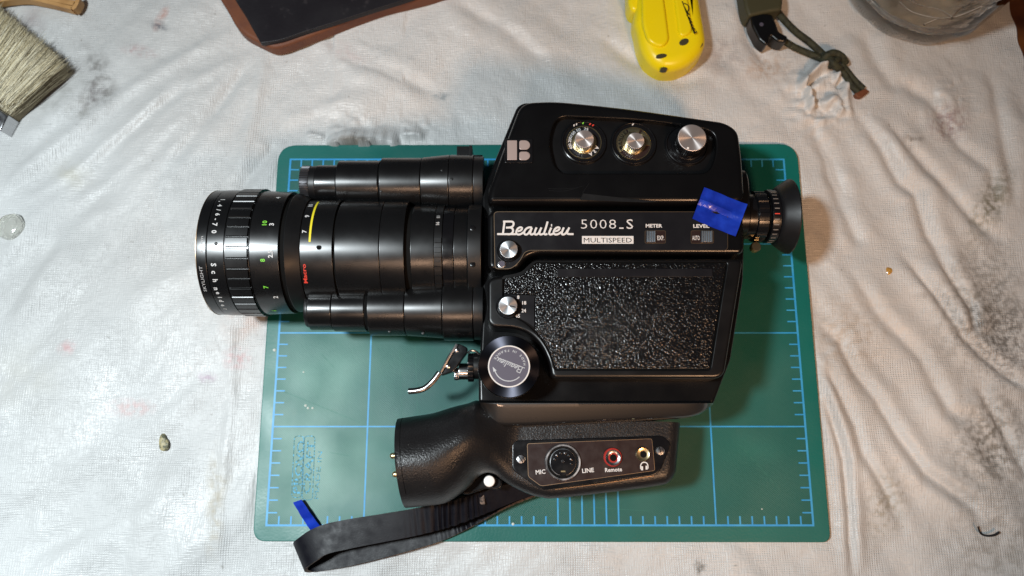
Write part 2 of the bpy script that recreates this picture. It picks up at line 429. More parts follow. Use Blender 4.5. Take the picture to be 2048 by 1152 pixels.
def build_cloth():
    xr = G(2029, 62, ZC)[0]
    e0, e1 = G(2006, -40, ZC), G(2052, 160, ZC)
    nx, ny = 600, 470
    U, Vv = np.meshgrid(np.linspace(0, 1, nx), np.linspace(0, 1, ny))
    Y = -215+Vv*555
    xe = e0[0]+(Y-e0[1])*(e1[0]-e0[0])/(e1[1]-e0[1])
    xe = xe+0.5*np.sin(Y*.12)+.5*np.sin(Y*.31)
    X = -345+U*(xe+345)
    H = np.zeros(X.shape); AM = .62
    # slow undulation, folds lying along two directions
    def along(ang, f1, f2, seed):
        c, s = math.cos(ang), math.sin(ang); A, B = X*c+Y*s, -X*s+Y*c
        return vnoise(A+500, B+500, seed, f1)*0+vnoise((A+700)*f2/f1, B+700, seed+1, f1)
    wl = 1/(1+np.exp((X-0)/45)); wr = 1-wl
    H += wl*(along(math.radians(40), 1/17., 1/95., 3)*2.6+along(math.radians(48), 1/8., 1/60., 5)*.9)
    H += wr*(along(math.radians(-58), 1/19., 1/100., 7)*3.4+along(math.radians(-50), 1/9., 1/60., 9)*.9)
    H += vnoise(X+900, Y+900, 21, 1/40.)*2.5+vnoise(X+900, Y+900, 22, 1/5.)*.34+vnoise(X+900, Y+900, 23, 1/11.)*.7+vnoise(X+900, Y+900, 25, 1/2.2)*.12
    V_ = [  # valleys: dark creases, (points, depth, width)
        ([(1624, 636), (1681, 687), (1709, 743), (1755, 800), (1794, 868), (1851, 947), (1941, 1009), (1975, 1055)], 2.3, 3.2),
        ([(1630, 715), (1670, 772), (1709, 851), (1726, 907), (1766, 970), (1817, 1077)], 1.8, 2.8),
        ([(1641, 772), (1687, 919), (1698, 1009), (1706, 1160)], 2.6, 2.2),
        ([(1794, 500), (1868, 590), (1930, 681), (2009, 749), (2060, 780)], 2.8, 3.0),
        ([(1868, 500), (1941, 613), (1947, 670)], 2.6, 3.0),
        ([(1670, 500), (1760, 636), (1840, 715), (1896, 817), (1930, 851)], 2.0, 4.0),
        ([(1953, 766), (2009, 862), (2060, 956)], 2.2, 3.0),
        ([(1704, 220), (1764, 296), (1800, 364), (1831, 388), (1859, 471), (1915, 560)], 3.0, 4.0),
        ([(1740, 216), (1843, 324), (1899, 380), (1951, 439), (2015, 491)], 2.0, 3.5),
        ([(1780, 152), (1859, 200), (1919, 292), (1979, 340), (2000, 443)], 1.8, 4.0),
        ([(1652, 324), (1688, 420), (1724, 500)], 1.8, 4.0),
        ([(1620, 250), (1650, 300), (1700, 400)], 1.5, 4.0),
        ([(1180, 60), (1260, 120), (1360, 165), (1420, 150)], 1.6, 5.0),
        ([(900, 0), (1000, 50), (1100, 130)], 1.4, 5.0),
        ([(640, 60), (720, 120), (800, 150), (880, 190)], 1.6, 4.0),
        ([(340, 330), (420, 235), (500, 120)], 1.6, 4.0), ([(180, 330), (300, 230), (400, 150)], 1.6, 4.0),
        ([(470, 390), (520, 330), (555, 290)], 1.8, 4.0), ([(0, 640), (60, 560), (120, 470)], 1.2, 5.0),
        ([(1980, 140), (2010, 300), (2030, 420)], 1.6, 4.0), ([(30, 1110), (200, 1050), (330, 960)], 1.3, 6.0),
        ([(1480, 0), (1500, 80), (1540, 140)], 1.6, 4.0), ([(1725, 60), (1755, 130), (1800, 190)], 1.8, 5.0)]
    for pts, dep, wd in V_:
        D, Sg, T = dist_poly(X, Y, GP(pts, ZC)); fade = np.clip(np.minimum(T, 1-T)*6, 0, 1)
        H += fade*(dep*.8*np.exp(-((D-wd*1.9)/(wd*1.7))**2)-dep*.8*np.exp(-(D/wd)**2))
    R_ = [  # ridges: bright folds
        ([(-20, 400), (100, 300), (200, 218), (330, 135), (480, 52)], 2.4, 5), ([(60, 405), (200, 300), (330, 195), (470, 115)], 1.9, 4),
        ([(100, 440), (250, 335), (400, 205)], 1.8, 5), ([(180, 470), (330, 320), (430, 230)], 1.6, 5),
        ([(0, 530), (80, 430), (200, 330)], 1.6, 5), ([(10, 700), (80, 560), (160, 450), (240, 400)], 1.8, 6),
        ([(480, 350), (512, 200), (532, 110)], 1.8, 4), ([(560, 250), (640, 215), (760, 190)], 1.6, 5),
        ([(462, 600), (464, 800), (446, 960), (436, 1180)], 1.2, 3.0), ([(0, 1000), (200, 930), (330, 840), (420, 760)], 1.7, 7),
        ([(250, 1152), (320, 1020), (380, 900)], 1.4, 7), ([(230, 620), (330, 560), (420, 520)], 1.2, 7),
        ([(1601, 640), (1640, 720), (1680, 850)], 1.4, 3), ([(1900, 830), (1960, 930), (2048, 1080)], 1.8, 6),
        ([(1240, 20), (1340, 140), (1500, 160)], 1.2, 7),
        # crumpled knot above the mat's right corner
        ([(1598, 182), (1606, 165), (1630, 142), (1655, 136)], 9, 2.0), ([(1608, 176), (1618, 205), (1620, 226)], 7, 2.0),
        ([(1612, 172), (1634, 158), (1650, 146)], -4.0, 1.8), ([(1668, 168), (1674, 148)], 4.5, 1.5), ([(1680, 160), (1676, 178)], -4, 1.5),
        ([(1640, 215), (1665, 200), (1682, 235)], 5, 2.6), ([(1590, 232), (1640, 242), (1680, 236)], 2.2, 1.8), ([(1700, 236), (1690, 200), (1690, 160)], 3.0, 2.2),
        # lifted rim of the cloth at the mat's upper edge
        ([(655, 262), (690, 262), (730, 268), (790, 280)], 2.0, 2.6), ([(612, 268), (650, 278)], 2.6, 2), ([(800, 270), (850, 275)], 3.0, 2.2)]
    for pts, hh, wd in R_:
        D, Sg, T = dist_poly(X, Y, GP(pts, ZC)); fade = np.clip(np.minimum(T, 1-T)*7, 0, 1)
        H += fade*hh*(.85 if abs(hh) < 2.5 else 1)*np.exp(-(D/wd)**2)
    for (cx, cy, rr_, aa) in ((1640, 190, 24, 1.6), (710, 262, 16, .9), (840, 272, 12, 1.2), (1900, 200, 20, .6), (60, 990, 20, .3)):
        c = G(cx, cy, ZC); m = np.exp(-(((X-c[0])**2+(Y-c[1])**2)/rr_**2)**1.5)
        H += m*aa*(np.abs(vnoise(X+300, Y+300, 31, 1/6.))*3+np.abs(vnoise(X+300, Y+300, 33, 1/3.))*1.4)
    out = poly_mask(X, Y, MATP)                # keep it flat under the mat
    f = np.clip((out+2)/9, 0, 1); f = f*f*(3-2*f)
    Z = ZC+H*f; Z = np.where(out < 1.5, np.minimum(Z, ZC), Z)
    # the lip of cloth that stands up over the mat's upper edge
    lp = np.array([G(a, 290, 0)[0] for a in (652, 672, 700, 740, 790, 800)]); lh = [0, 5.5, 8, 6.5, 3.0, 0]
    hx = np.interp(X, lp, lh, 0, 0)+.5*np.sin(X*1.1)*(np.interp(X, lp, lh, 0, 0) > .5)
    yb = G(720, 284, 4)[1]-.6*np.sin((X-lp[0])*.35)
    up = np.clip((yb+15-Y)/14, 0, 1); up = up*up*(3-2*up)
    lip = np.where(Y > yb, ZC+(hx+2.5)*up, -9)
    lip = np.where((Y <= yb) & (Y > yb-1.4), ZC+(hx+2)*.15, lip)
    Z = np.where((hx > .2) & (lip > Z), lip, Z)
    Z = np.maximum(Z, -5.9)
    verts = np.stack([X, Y, Z], -1).reshape(-1, 3)*S
    ii = np.arange((ny-1)*(nx-1)); r, c = ii//(nx-1), ii % (nx-1); a = r*nx+c
    faces = np.stack([a, a+1, a+nx+1, a+nx], -1)
    me = bpy.data.meshes.new('drop_cloth'); me.vertices.add(len(verts)); me.vertices.foreach_set('co', verts.ravel())
    me.loops.add(faces.size); me.loops.foreach_set('vertex_index', faces.ravel().astype(np.int32))
    me.polygons.add(len(faces)); me.polygons.foreach_set('loop_start', (np.arange(len(faces))*4).astype(np.int32))
    me.polygons.foreach_set('loop_total', np.full(len(faces), 4, np.int32))
    me.update(); me.validate(); me.polygons.foreach_set('use_smooth', np.ones(len(faces), bool))
    o = bpy.data.objects.new('drop_cloth', me); scene.collection.objects.link(o)
    tag(o, 'creased white woven plastic drop cloth with stains, spread under everything', 'cloth')
    return o
cloth = build_cloth()
def cloth_mat():
    m = bpy.data.materials.new('woven_plastic'); m.use_nodes = True; N = m.node_tree.nodes; L = m.node_tree.links
    b = N['Principled BSDF']; b.inputs['Roughness'].default_value = .42; b.inputs['Specular IOR Level'].default_value = .7
    tc = N.new('ShaderNodeTexCoord')
    def math_(op, a, c, clamp=False):
        n = N.new('ShaderNodeMath'); n.operation = op; n.use_clamp = clamp
        for i, q in enumerate((a, c)):
            if isinstance(q, (int, float)): n.inputs[i].default_value = q
            elif q is not None: L.new(q, n.inputs[i])
        return n.outputs[0]
    def noise(sc, det=4, vec=None):
        n = N.new('ShaderNodeTexNoise'); n.inputs['Scale'].default_value = sc; n.inputs['Detail'].default_value = det
        L.new(vec or tc.outputs['Object'], n.inputs['Vector']); return n.outputs[0]
    def mixc(f, a, c):
        x = N.new('ShaderNodeMix'); x.data_type = 'RGBA'
        L.new(f, x.inputs[0])
        for i, q in ((6, a), (7, c)):
            if isinstance(q, tuple): x.inputs[i].default_value = (*q, 1)
            else: L.new(q, x.inputs[i])
        return x.outputs[2]
    def rng_(v, a, c, lo=0., hi=1.):
        r = N.new('ShaderNodeMapRange'); r.inputs[1].default_value = a; r.inputs[2].default_value = c; r.inputs[3].default_value = lo; r.inputs[4].default_value = hi
        L.new(v, r.inputs[0]); return r.outputs[0]
    # warp the weave a little so it is never a perfect grid
    wn = N.new('ShaderNodeTexNoise'); wn.inputs['Scale'].default_value = 35; L.new(tc.outputs['Object'], wn.inputs['Vector'])
    vm = N.new('ShaderNodeVectorMath'); vm.operation = 'MULTIPLY_ADD'; vm.inputs[1].default_value = (.004, .004, 0); L.new(wn.outputs['Color'], vm.inputs[0]); L.new(tc.outputs['Object'], vm.inputs[2])
    def wave(direction, period):
        n = N.new('ShaderNodeTexWave'); n.bands_direction = direction; n.inputs['Scale'].default_value = .3142/period
        n.inputs['Distortion'].default_value = .6; n.inputs['Detail'].default_value = 1; L.new(vm.outputs[0], n.inputs['Vector']); return n.outputs[1]
    wx, wy = wave('X', .00125), wave('Y', .00115)
    weave = math_('MULTIPLY', wx, wy)
    patch = rng_(noise(16, 3), .42, .62, .12, 1)
    wv = math_('MULTIPLY', weave, patch)
    # thread-scale streaks along x and y
    mp = N.new('ShaderNodeMapping'); mp.inputs['Scale'].default_value = (180, 1100, 1); L.new(tc.outputs['Object'], mp.inputs[0]); st1 = noise(1, 2, mp.outputs[0])
    mp2 = N.new('ShaderNodeMapping'); mp2.inputs['Scale'].default_value = (1100, 180, 1); L.new(tc.outputs['Object'], mp2.inputs[0]); st2 = noise(1, 2, mp2.outputs[0])
    h = math_('ADD', math_('MULTIPLY', wv, .55), math_('MULTIPLY', math_('ADD', st1, st2), .75))
    h = math_('ADD', h, math_('MULTIPLY', noise(160, 3), .8))
    bp = N.new('ShaderNodeBump'); bp.inputs['Strength'].default_value = 1.0; bp.inputs['Distance'].default_value = .00042
    L.new(h, bp.inputs['Height']); L.new(bp.outputs[0], b.inputs['Normal'])
    col = mixc(rng_(noise(9, 5), .35, .7), (.610, .618, .615), (.51, .508, .498))
    col = mixc(math_('MULTIPLY', rng_(wv, .0, .5, 1, 0), .16), col, (.40, .39, .37))
    col = mixc(rng_(noise(330, 3), .70, .77, 0, .5), col, (.20, .18, .15))          # specks
    # stains on the cloth, plus shade painted under its lip: px, py, rx, ry (mm), angle, colour, strength, grain
    ST = [(205, 150, 9, 22, -.45, (.16, .15, .14), .75, 160), (190, 185, 6, 9, .5, (.12, .10, .10), .7, 300), (165, 210, 16, 8, .9, (.30, .29, .27), .5, 200),
          (120, 185, 12, 18, .6, (.33, .33, .31), .4, 150), (70, 40, 8, 12, 0, (.30, .24, .24), .45, 60), (285, 95, 10, 4, .2, (.35, .18, .18), .4, 400),
          (1960, 600, 22, 40, .5, (.12, .11, .09), .55, 260), (2010, 660, 20, 30, .2, (.07, .06, .05), .6, 420), (1990, 880, 22, 30, .5, (.10, .09, .07), .6, 300),
          (1900, 240, 10, 12, .8, (.18, .09, .09), .6, 350), (1985, 400, 9, 26, .5, (.12, .11, .06), .6, 300), (1830, 275, 6, 6, 0, (.14, .12, .10), .6, 250),
          (1540, 130, 14, 10, 0, (.40, .26, .16), .45, 300), (1455, 100, 14, 12, .3, (.30, .29, .30), .45, 250), (1700, 660, 22, 26, .6, (.30, .22, .14), .35, 260),
          (1780, 1000, 10, 20, .3, (.22, .19, .13), .5, 330), (440, 1000, 5, 26, -.05, (.42, .35, .24), .5, 200), (455, 940, 8, 8, 0, (.34, .30, .22), .4, 200),
          (480, 710, 7, 6, 0, (.60, .25, .25), .4, 350), (500, 640, 12, 12, 0, (.60, .36, .27), .28, 100), (270, 808, 12, 5, 0, (.60, .30, .28), .4, 300), (420, 745, 5, 3, .2, (.35, .20, .30), .5, 300),
          (145, 690, 5, 4, 0, (.60, .30, .30), .45, 300), (330, 30, 3, 8, .3, (.45, .16, .10), .6, 200), (325, 45, 6, 3, .4, (.10, .10, .12), .7, 350),
          (718, 285, 14, 2.4, 0, (.17, .145, .12), 1.0, 8), (1405, 1125, 3, 4, 0, (.10, .10, .09), .7, 350), (890, 185, 6, 3, 0, (.22, .26, .28), .7, 300), (1860, 590, 9, 3, .1, (.20, .19, .18), .5, 250), (150, 340, 12, 8, .5, (.45, .42, .30), .3, 80),  # first entry: brown shade of the hollow under the lip, painted in
          (1420, 120, 30, 18, .1, (.45, .30, .22), .22, 90), (2000, 1080, 30, 40, .3, (.20, .18, .15), .4, 200), (700, 100, 12, 6, .4, (.5, .36, .35), .3, 200), (60, 750, 30, 20, .3, (.5, .48, .42), .25, 60)]
    for i, (px, py, rx, ry, an, c, stg, gr) in enumerate(ST):
        p = G(px, py, ZC)*S
        q = N.new('ShaderNodeMapping'); q.vector_type = 'TEXTURE'
        q.inputs['Location'].default_value = (p[0], p[1], 0); q.inputs['Rotation'].default_value = (0, 0, -an); q.inputs['Scale'].default_value = (rx*S, ry*S, 1)
        L.new(vm.outputs[0], q.inputs[0])
        ln = N.new('ShaderNodeVectorMath'); ln.operation = 'LENGTH'
        z0 = N.new('ShaderNodeVectorMath'); z0.operation = 'MULTIPLY'; z0.inputs[1].default_value = (1, 1, 0); L.new(q.outputs[0], z0.inputs[0]); L.new(z0.outputs[0], ln.inputs[0])
        fall = rng_(ln.outputs['Value'], .25, 1.35, 1, 0)
        g = math_('MULTIPLY', fall, rng_(noise(gr, 5), .42, .62, 0, 1)); g = math_('MULTIPLY', g, stg)
        g2 = math_('ADD', g, math_('MULTIPLY', fall, stg*.25), True)
        col = mixc(g2, col, c)
    L.new(col, b.inputs['Base Color'])
    rr_ = rng_(noise(26, 4),   .35, .65, .36, .54); L.new(rr_, b.inputs['Roughness'])
    MATS['woven_plastic'] = m; return m
cloth.data.materials.append(cloth_mat())
#---------------------------------------------------------------- CUTTING MAT
c0 = G(1024, 690, 0)
mt = thing('cutting_mat', (c0[0], c0[1], -3.1), 'worn green cutting mat with pale blue ruled lines under the camera', 'cutting mat')
def mat_material():
    m = bpy.data.materials.new('mat_green'); m.use_nodes = True; N = m.node_tree.nodes; L = m.node_tree.links; b = N['Principled BSDF']
    b.inputs['Specular IOR Level'].default_value = .38
    tc = N.new('ShaderNodeTexCoord')
    def noise(sc, det=4, vec=None):
        n = N.new('ShaderNodeTexNoise'); n.inputs['Scale'].default_value = sc; n.inputs['Detail'].default_value = det
        L.new(vec or tc.outputs['Object'], n.inputs['Vector']); return n.outputs[0]
    def rng_(v, a, c, lo=0., hi=1.):
        r = N.new('ShaderNodeMapRange'); r.inputs[1].default_value = a; r.inputs[2].default_value = c; r.inputs[3].default_value = lo; r.inputs[4].default_value = hi
        L.new(v, r.inputs[0]); return r.outputs[0]
    def mixc(f, a, c):
        x = N.new('ShaderNodeMix'); x.data_type = 'RGBA'; L.new(f, x.inputs[0])
        for i, q in ((6, a), (7, c)):
            if isinstance(q, tuple): x.inputs[i].default_value = (*q, 1)
            else: L.new(q, x.inputs[i])
        return x.outputs[2]
    def mul(a, c, op='MULTIPLY'):
        n = N.new('ShaderNodeMath'); n.operation = op; L.new(a, n.inputs[0])
        if isinstance(c, (int, float)): n.inputs[1].default_value = c
        else: L.new(c, n.inputs[1])
        return n.outputs[0]
    col = mixc(rng_(noise(14, 5), .35, .7), (.003, .108, .090), (.005, .140, .118))
    # dimple lattice of the inner field
    mp = N.new('ShaderNodeMapping'); mp.inputs['Rotation'].default_value = (0, 0, math.radians(40)); L.new(tc.outputs['Object'], mp.inputs[0])
    ws = []
    for d in 'XY':
        wv = N.new('ShaderNodeTexWave'); wv.bands_direction = d; wv.inputs['Scale'].default_value = .3142/.00085; wv.inputs['Distortion'].default_value = .3
        L.new(mp.outputs[0], wv.inputs['Vector']); ws.append(wv.outputs[1])
    dots = mul(ws[0], ws[1])
    # field mask: inside the printed frame
    sx = N.new('ShaderNodeSeparateXYZ'); L.new(tc.outputs['Object'], sx.inputs[0])
    a0 = G(529.9, 1051, 0); a1 = G(1629.5, 1051, 0); b0 = G(579, 320, 0)
    ox, oy = world_loc[mt.name][0], world_loc[mt.name][1]
    def absr(v, c, hw):
        s = mul(v, -c*S, 'ADD'); n = N.new('ShaderNodeMath'); n.operation = 'ABSOLUTE'; L.new(s, n.inputs[0]); return rng_(n.outputs[0], hw*S-.0003, hw*S, 1, 0)
    fld = mul(absr(sx.outputs[0], 0+MX0, 142.9), absr(sx.outputs[1], MY0, 101.6))
    col = mixc(mul(fld, .55), col, (.003, .088, .074))
    col = mixc(mul(mul(dots, fld), .75), col, (.006, .055, .045))
    wear = mul(rng_(noise(22, 6), .48, .72), fld)
    col = mixc(mul(wear, .25), col, (.07, .18, .15))
    col = mixc(rng_(noise(60, 6), .70, .80, 0, .6), col, (.006, .05, .045))
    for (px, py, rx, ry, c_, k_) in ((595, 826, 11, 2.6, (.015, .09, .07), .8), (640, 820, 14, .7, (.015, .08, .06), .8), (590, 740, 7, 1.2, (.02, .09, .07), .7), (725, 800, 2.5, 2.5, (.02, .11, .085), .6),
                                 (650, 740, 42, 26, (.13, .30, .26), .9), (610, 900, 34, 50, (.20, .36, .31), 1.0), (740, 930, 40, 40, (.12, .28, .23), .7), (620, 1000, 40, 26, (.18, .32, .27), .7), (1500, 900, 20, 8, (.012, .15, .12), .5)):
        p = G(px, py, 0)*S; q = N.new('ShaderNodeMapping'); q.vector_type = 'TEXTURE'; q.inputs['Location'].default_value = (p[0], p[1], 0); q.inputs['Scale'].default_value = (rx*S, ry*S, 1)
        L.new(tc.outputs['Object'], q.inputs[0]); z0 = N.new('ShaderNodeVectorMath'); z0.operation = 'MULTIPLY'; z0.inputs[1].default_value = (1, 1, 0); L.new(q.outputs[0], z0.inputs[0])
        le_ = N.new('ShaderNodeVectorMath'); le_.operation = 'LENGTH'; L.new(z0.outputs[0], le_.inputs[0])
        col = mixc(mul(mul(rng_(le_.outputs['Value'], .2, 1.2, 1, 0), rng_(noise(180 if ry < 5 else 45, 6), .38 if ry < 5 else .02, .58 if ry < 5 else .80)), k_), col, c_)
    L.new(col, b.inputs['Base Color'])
    L.new(rng_(noise(40, 5), .3, .7, .36, .52), b.inputs['Roughness'])
    bp = N.new('ShaderNodeBump'); bp.inputs['Strength'].default_value = .35; bp.inputs['Distance'].default_value = .0002
    L.new(mul(mul(dots, fld), noise(900, 2), 'ADD'), bp.inputs['Height']); L.new(bp.outputs[0], b.inputs['Normal'])
    MATS['mat_green'] = m
MX0, MY0 = 0, 0
mo = rnd(MATP, [11, 11, 5, 7], 8)
slabm = slab(mo, -3.1, -.05, .5, 3)
o_org = (0, 0, -3.1)
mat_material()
mat('mat_print', (.02, .27, .58), .45, var=(120, (.05, .34, .60), .4, .7))
mat('mat_print_faint', (.05, .36, .58), .5, var=(900, (.01, .12, .11), .42, .54))
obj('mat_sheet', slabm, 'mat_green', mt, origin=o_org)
u = 6.35; X0, Y0 = -22.5*u, -16*u; X1, Y1 = 22.5*u, 16*u
def line(x0, y0, x1, y1, wd=.55, z=.03):
    if x0 == x1: return ([(x0-wd/2, y0, z), (x0+wd/2, y0, z), (x0+wd/2, y1, z), (x0-wd/2, y1, z)], [(0, 1, 2, 3)], None)
    return ([(x0, y0-wd/2, z), (x1, y0-wd/2, z), (x1, y0+wd/2, z), (x0, y0+wd/2, z)], [(0, 1, 2, 3)], None)
ln = [line(X0-.5, Y0, X1+.5, Y0, 1.0, .02), line(X0-.5, Y1, X1+.5, Y1, 1.0, .02), line(X0, Y0, X0, Y1, 1.1, .025), line(X1, Y0, X1, Y1, 1.1, .025)]
long_v = {8, 24, 25, 26, 27, 28, 29, 37}
for i in range(1, 45):
    x = X0+i*u
    if i in long_v: ln.append(line(x, Y0, x, Y1, .85, .035))
    else: ln += [line(x, Y0, x, Y0+4.6, .85, .035), line(x, Y1-4.6, x, Y1, .85, .035)]
for j in range(1, 32):
    y = Y0+j*u
    if j % 8 == 0: ln.append(line(X0, y, X1, y, .75, .04))
    else: ln += [line(X0, y, X0+5.2, y, .7, .04), line(X1-5.2, y, X1, y, .7, .04)]
obj('printed_grid', join(*ln), 'mat_print', mt, origin=(0, 0, 0), smooth=False)
lg = []
for t, px, hh, y0_, y1_ in (('PROVO', 597, 15, 878, 990), ('CRAFT', 617, 15, 878, 990), ('MADE IN', 636, 9, 900, 1000)):
    c = G(px, (y0_+y1_)/2, .03); s = np.linalg.norm(G(px+10, 935, 0)-G(px, 935, 0))/10
    lg.append(text_flat(t, c, hh*s, .05, (y1_-y0_)*s*.92, math.radians(88), bold=0.0 if 'M' in t else .015))
def frame_line(pts, z, wd):
    return join(*[(lambda VF: ([(p[0], p[1], z) for p in VF[0]], VF[1], None))(ribbon2d([pts[i], pts[(i+1) % len(pts)]], wd)) for i in range(len(pts))])
lg.append(frame_line(rnd(GP([(589, 872), (608, 872), (603, 995), (583, 995)], 0), 2, 4), .045, .45))
lg.append(frame_line(rnd(GP([(609, 872), (630, 872), (625, 1000), (604, 1000)], 0), 2, 4), .045, .45))
obj('printed_logo', join(*lg), 'mat_print_faint', mt, smooth=False)
for pts in ([(800, 700), (803, 850)], [(830, 690), (836, 845)], [(640, 705), (668, 735)], [(1180, 1015), (1300, 1022)], [(1480, 890), (1560, 980)], [(660, 905), (700, 912)], [(560, 780), (720, 845)]):
    VF = ribbon2d([G(a, b, 0)[:2] for a, b in pts], .16)
    obj('cut_mark', ([(p[0], p[1], .012) for p in VF[0]], VF[1], None), 'mat_cut', mt, smooth=False)
for (a, b, r_) in ((611, 811, .75), (616, 816, .7), (625, 816, .65), (549, 700, .9), (607, 744, .5), (1524, 1018, .4), (1026, 1048, .8)):
    q = G(a, b, 0); obj('glue_drop', lathe([(0, r_), (r_*.35, r_*.85), (r_*.6, r_*.4), (r_*.65, 0)], (q[0], q[1], -.05), n=14), 'glue_white', mt)
#---------------------------------------------------------------- FILM CAMERA
cb = G(1220, 540, 0)
FC = thing('film_camera', (cb[0], cb[1], 0), 'black vintage movie camera with long zoom lens lying on its side on the green mat', 'film camera')
def part(name, mb, m, parent=FC, **k): return obj(name, mb, m, parent, **k)
# --- body shell
ZS, ZT = 48.0, 62.0
shell_px = [(963, 640), (957, 757), (957, 798), (966, 820), (1000, 856), (1373, 837), (1402, 829), (1419, 813), (1428, 800), (1446, 760), (1462, 720), (1487, 560), (1489, 480), (1486, 380), (1476, 300),
            (1468, 262), (1448, 250), (1240, 219), (1100, 206), (1048, 204), (1034, 212), (963, 385)]
shell = rnd(GP(shell_px, ZS), [1, 6, 6, 4, 4, 6, 6, 4, 3, 4, 6, 6, 4, 4, 4, 3, 4, 10, 6, 3, 3, 3], 4)
low_cut = rnd(GP([(963, 640), (957, 757), (957, 806), (1428, 808), (1446, 760)]+shell_px[10:], ZS), 2.0, 4)
part('body_shell', join(slab(inset(ccw(shell), 1.2), .3, 44.0, 1.6, 4), slab(low_cut, 30, ZS, 1.6, 4)), 'black_paint')
# --- lower wedge facing the grip
def wedge():
    T = smooth_path([(*G(a, b, 50.5)[:2], 50.5) for a, b in [(960, 805), (1000, 806), (1100, 806), (1200, 806), (1300, 806), (1400, 806), (1427, 806)]], 8)
    B = [(963, 815), (978, 836), (994, 852), (1040, 853.5), (1150, 848), (1250, 842.5), (1340, 838), (1373, 836), (1396, 830), (1412, 821), (1422, 812), (1427.5, 806.5)]
    B = smooth_path([(*G(a, b, 44)[:2], 44) for a, b in B], 8)
    n = 90
    def rs(P):
        P = np.array(P); d = np.r_[0, np.cumsum(np.linalg.norm(np.diff(P, axis=0), axis=1))]; d /= d[-1]
        return np.stack([np.interp(np.linspace(0, 1, n), d, P[:, k]) for k in range(3)], -1)
    T, B = rs(T), rs(B); lv = []
    up0 = T.copy(); up0[:, 2] = 40; lv.append(up0)
    for v in (0, .06, .2, .4, .6, .8, .9, .95, 1):
        q = T*(1-v)+B*v; zz = 50.5-5.2*v**1.15-(max(0, v-.86)/.14)**2*2.2
        if v == 0: zz = 50.2
        q = q.copy(); q[:, 2] = zz; lv.append(q)
    q = B.copy(); q[:, 2] = 38; lv.append(q)
    return rings([[tuple(p) for p in L] for L in lv], close=False)
part('lower_edge', wedge(), 'satin_sheen')
# --- upper housing with the sunken dial pan
up_px = [(975, 409), (975, 384), (1042, 206), (1105, 202), (1240, 215), (1450, 245), (1476, 262), (1484, 320), (1489, 409)]
upper = rnd(GP(up_px, ZT-2), [5.5, 3, 6, 12, 20, 9, 9, 10, 6], 8)
pan_px = [(1098, 282), (1112, 232), (1300, 240), (1432, 262), (1432, 310), (1418, 346), (1125, 346), (1108, 330)]
pan = rnd(GP(pan_px, ZT), [5, 6, 20, 8, 5, 5, 4, 5], 6)
ZP = 58.5
part('upper_housing', slab(upper, ZS-1, ZT, 3.4, 8, holes=[(pan, ZP)], hr=1.0), 'black_paint')
part('dial_pan', slab(inset(ccw(pan), -.2), ZP-1, ZP+.02, .2, 1), 'black_satin')
# --- name plate housing
np_px = [(975, 421), (1488, 421), (1488, 507), (1072, 507), (1052, 515), (1036, 538), (975, 540)]
nph = rnd(GP(np_px, ZT), [4, 3, 3, 5, 4, 6, 4], 6)
part('name_housing', slab(nph, ZS-1, ZT, 2.4, 6), 'black_paint')
pl_px = [(988, 424), (1455, 424), (1455, 501), (1059, 501), (1049, 505), (1039, 524), (1022, 538), (990, 538)]
plate = rnd(GP(pl_px, ZT), [2.0, 1, 2, 4, 2, 3, 2, 2.0], 6)
part('name_plate', slab(plate, ZT-.5, ZT+.30, .1, 1), 'plate_black')
def rim(poly, z, wd, h=.15):
    p = ccw(poly); return join(rings([[(*q, z) for q in inset(p, -wd*.5)], [(*q, z+h) for q in inset(p, -wd*.3)], [(*q, z+h) for q in inset(p, wd*.3)], [(*q, z) for q in inset(p, wd*.5)]]))
part('plate_trim', rim(plate, ZT+.25, .42, .15), 'trim_brass')
# --- film door
dr_px = [(975, 556), (1006, 551), (1040, 545), (1055, 532), (1068, 517), (1487, 517), (1448, 757), (1103, 757), (1099, 728), (1083, 692), (1060, 668), (1030, 656), (985, 654), (975, 644)]
door = rnd(GP(dr_px, ZT), [4, 4, 5, 4, 4, 4, 5, 3, 5, 8, 8, 6, 4, 3], 6)
le_px = [(1008, 556), (1030, 552), (1048, 546), (1058, 535), (1070, 526), (1453, 526), (1419, 738), (1110, 738), (1105, 715), (1090, 684), (1070, 660), (1070, 589), (1008, 587)]
le = rnd(GP(le_px, ZT), [1.5, 2, 4, 4, 3, 2, 1.5, 2, 6, 8, .6, .1, .8], 6)
la_px = [(1008, 588.5), (1069, 590.5), (1069, 655), (1050, 642), (1030, 632), (1008, 628)]
la = rnd(GP(la_px, ZT), [.6, .1, .6, 8, 8, 2], 6)
hole_px = [(1006, 554), (1030, 550), (1047, 544), (1057, 533), (1069, 524), (1455.5, 524), (1421, 740), (1108, 740), (1103, 716), (1088, 685), (1068, 660), (1049, 644), (1030, 634), (1006, 629)]
hole = rnd(GP(hole_px, ZT), [1.5, 2, 4, 4, 3, 2, 1.5, 2, 6, 8, 8, 8, 6, 2], 6)
DR = part('film_door', slab(door, ZS-1, ZT+.2, 1.8, 6, holes=[(hole, ZT-1.0)], hr=.5), 'black_satin')
part('door_floor', slab(inset(ccw(hole), -.1), ZT-2, ZT-.9, .1, 1), 'groove_black')
part('leather_panel', slab(le, ZT-.9, ZT-.15, .4, 3), 'leatherette')
part('speed_plate', slab(la, ZT-.9, ZT-.2, .1, 1), 'plate_black')
part('panel_seam', slab(GP([(1069.2, 527), (1070.6, 527), (1070.6, 588), (1069.2, 588)], ZT), ZT-.5, ZT-.05, .05, 1), 'groove_black')
st = rnd(GP([(1114, 537.5), (1425, 537.5), (1425, 554), (1114, 554)], ZT), .4, 3)
part('index_strip', slab(st, ZT-.5, ZT+.25, .12, 2), 'plate_black')
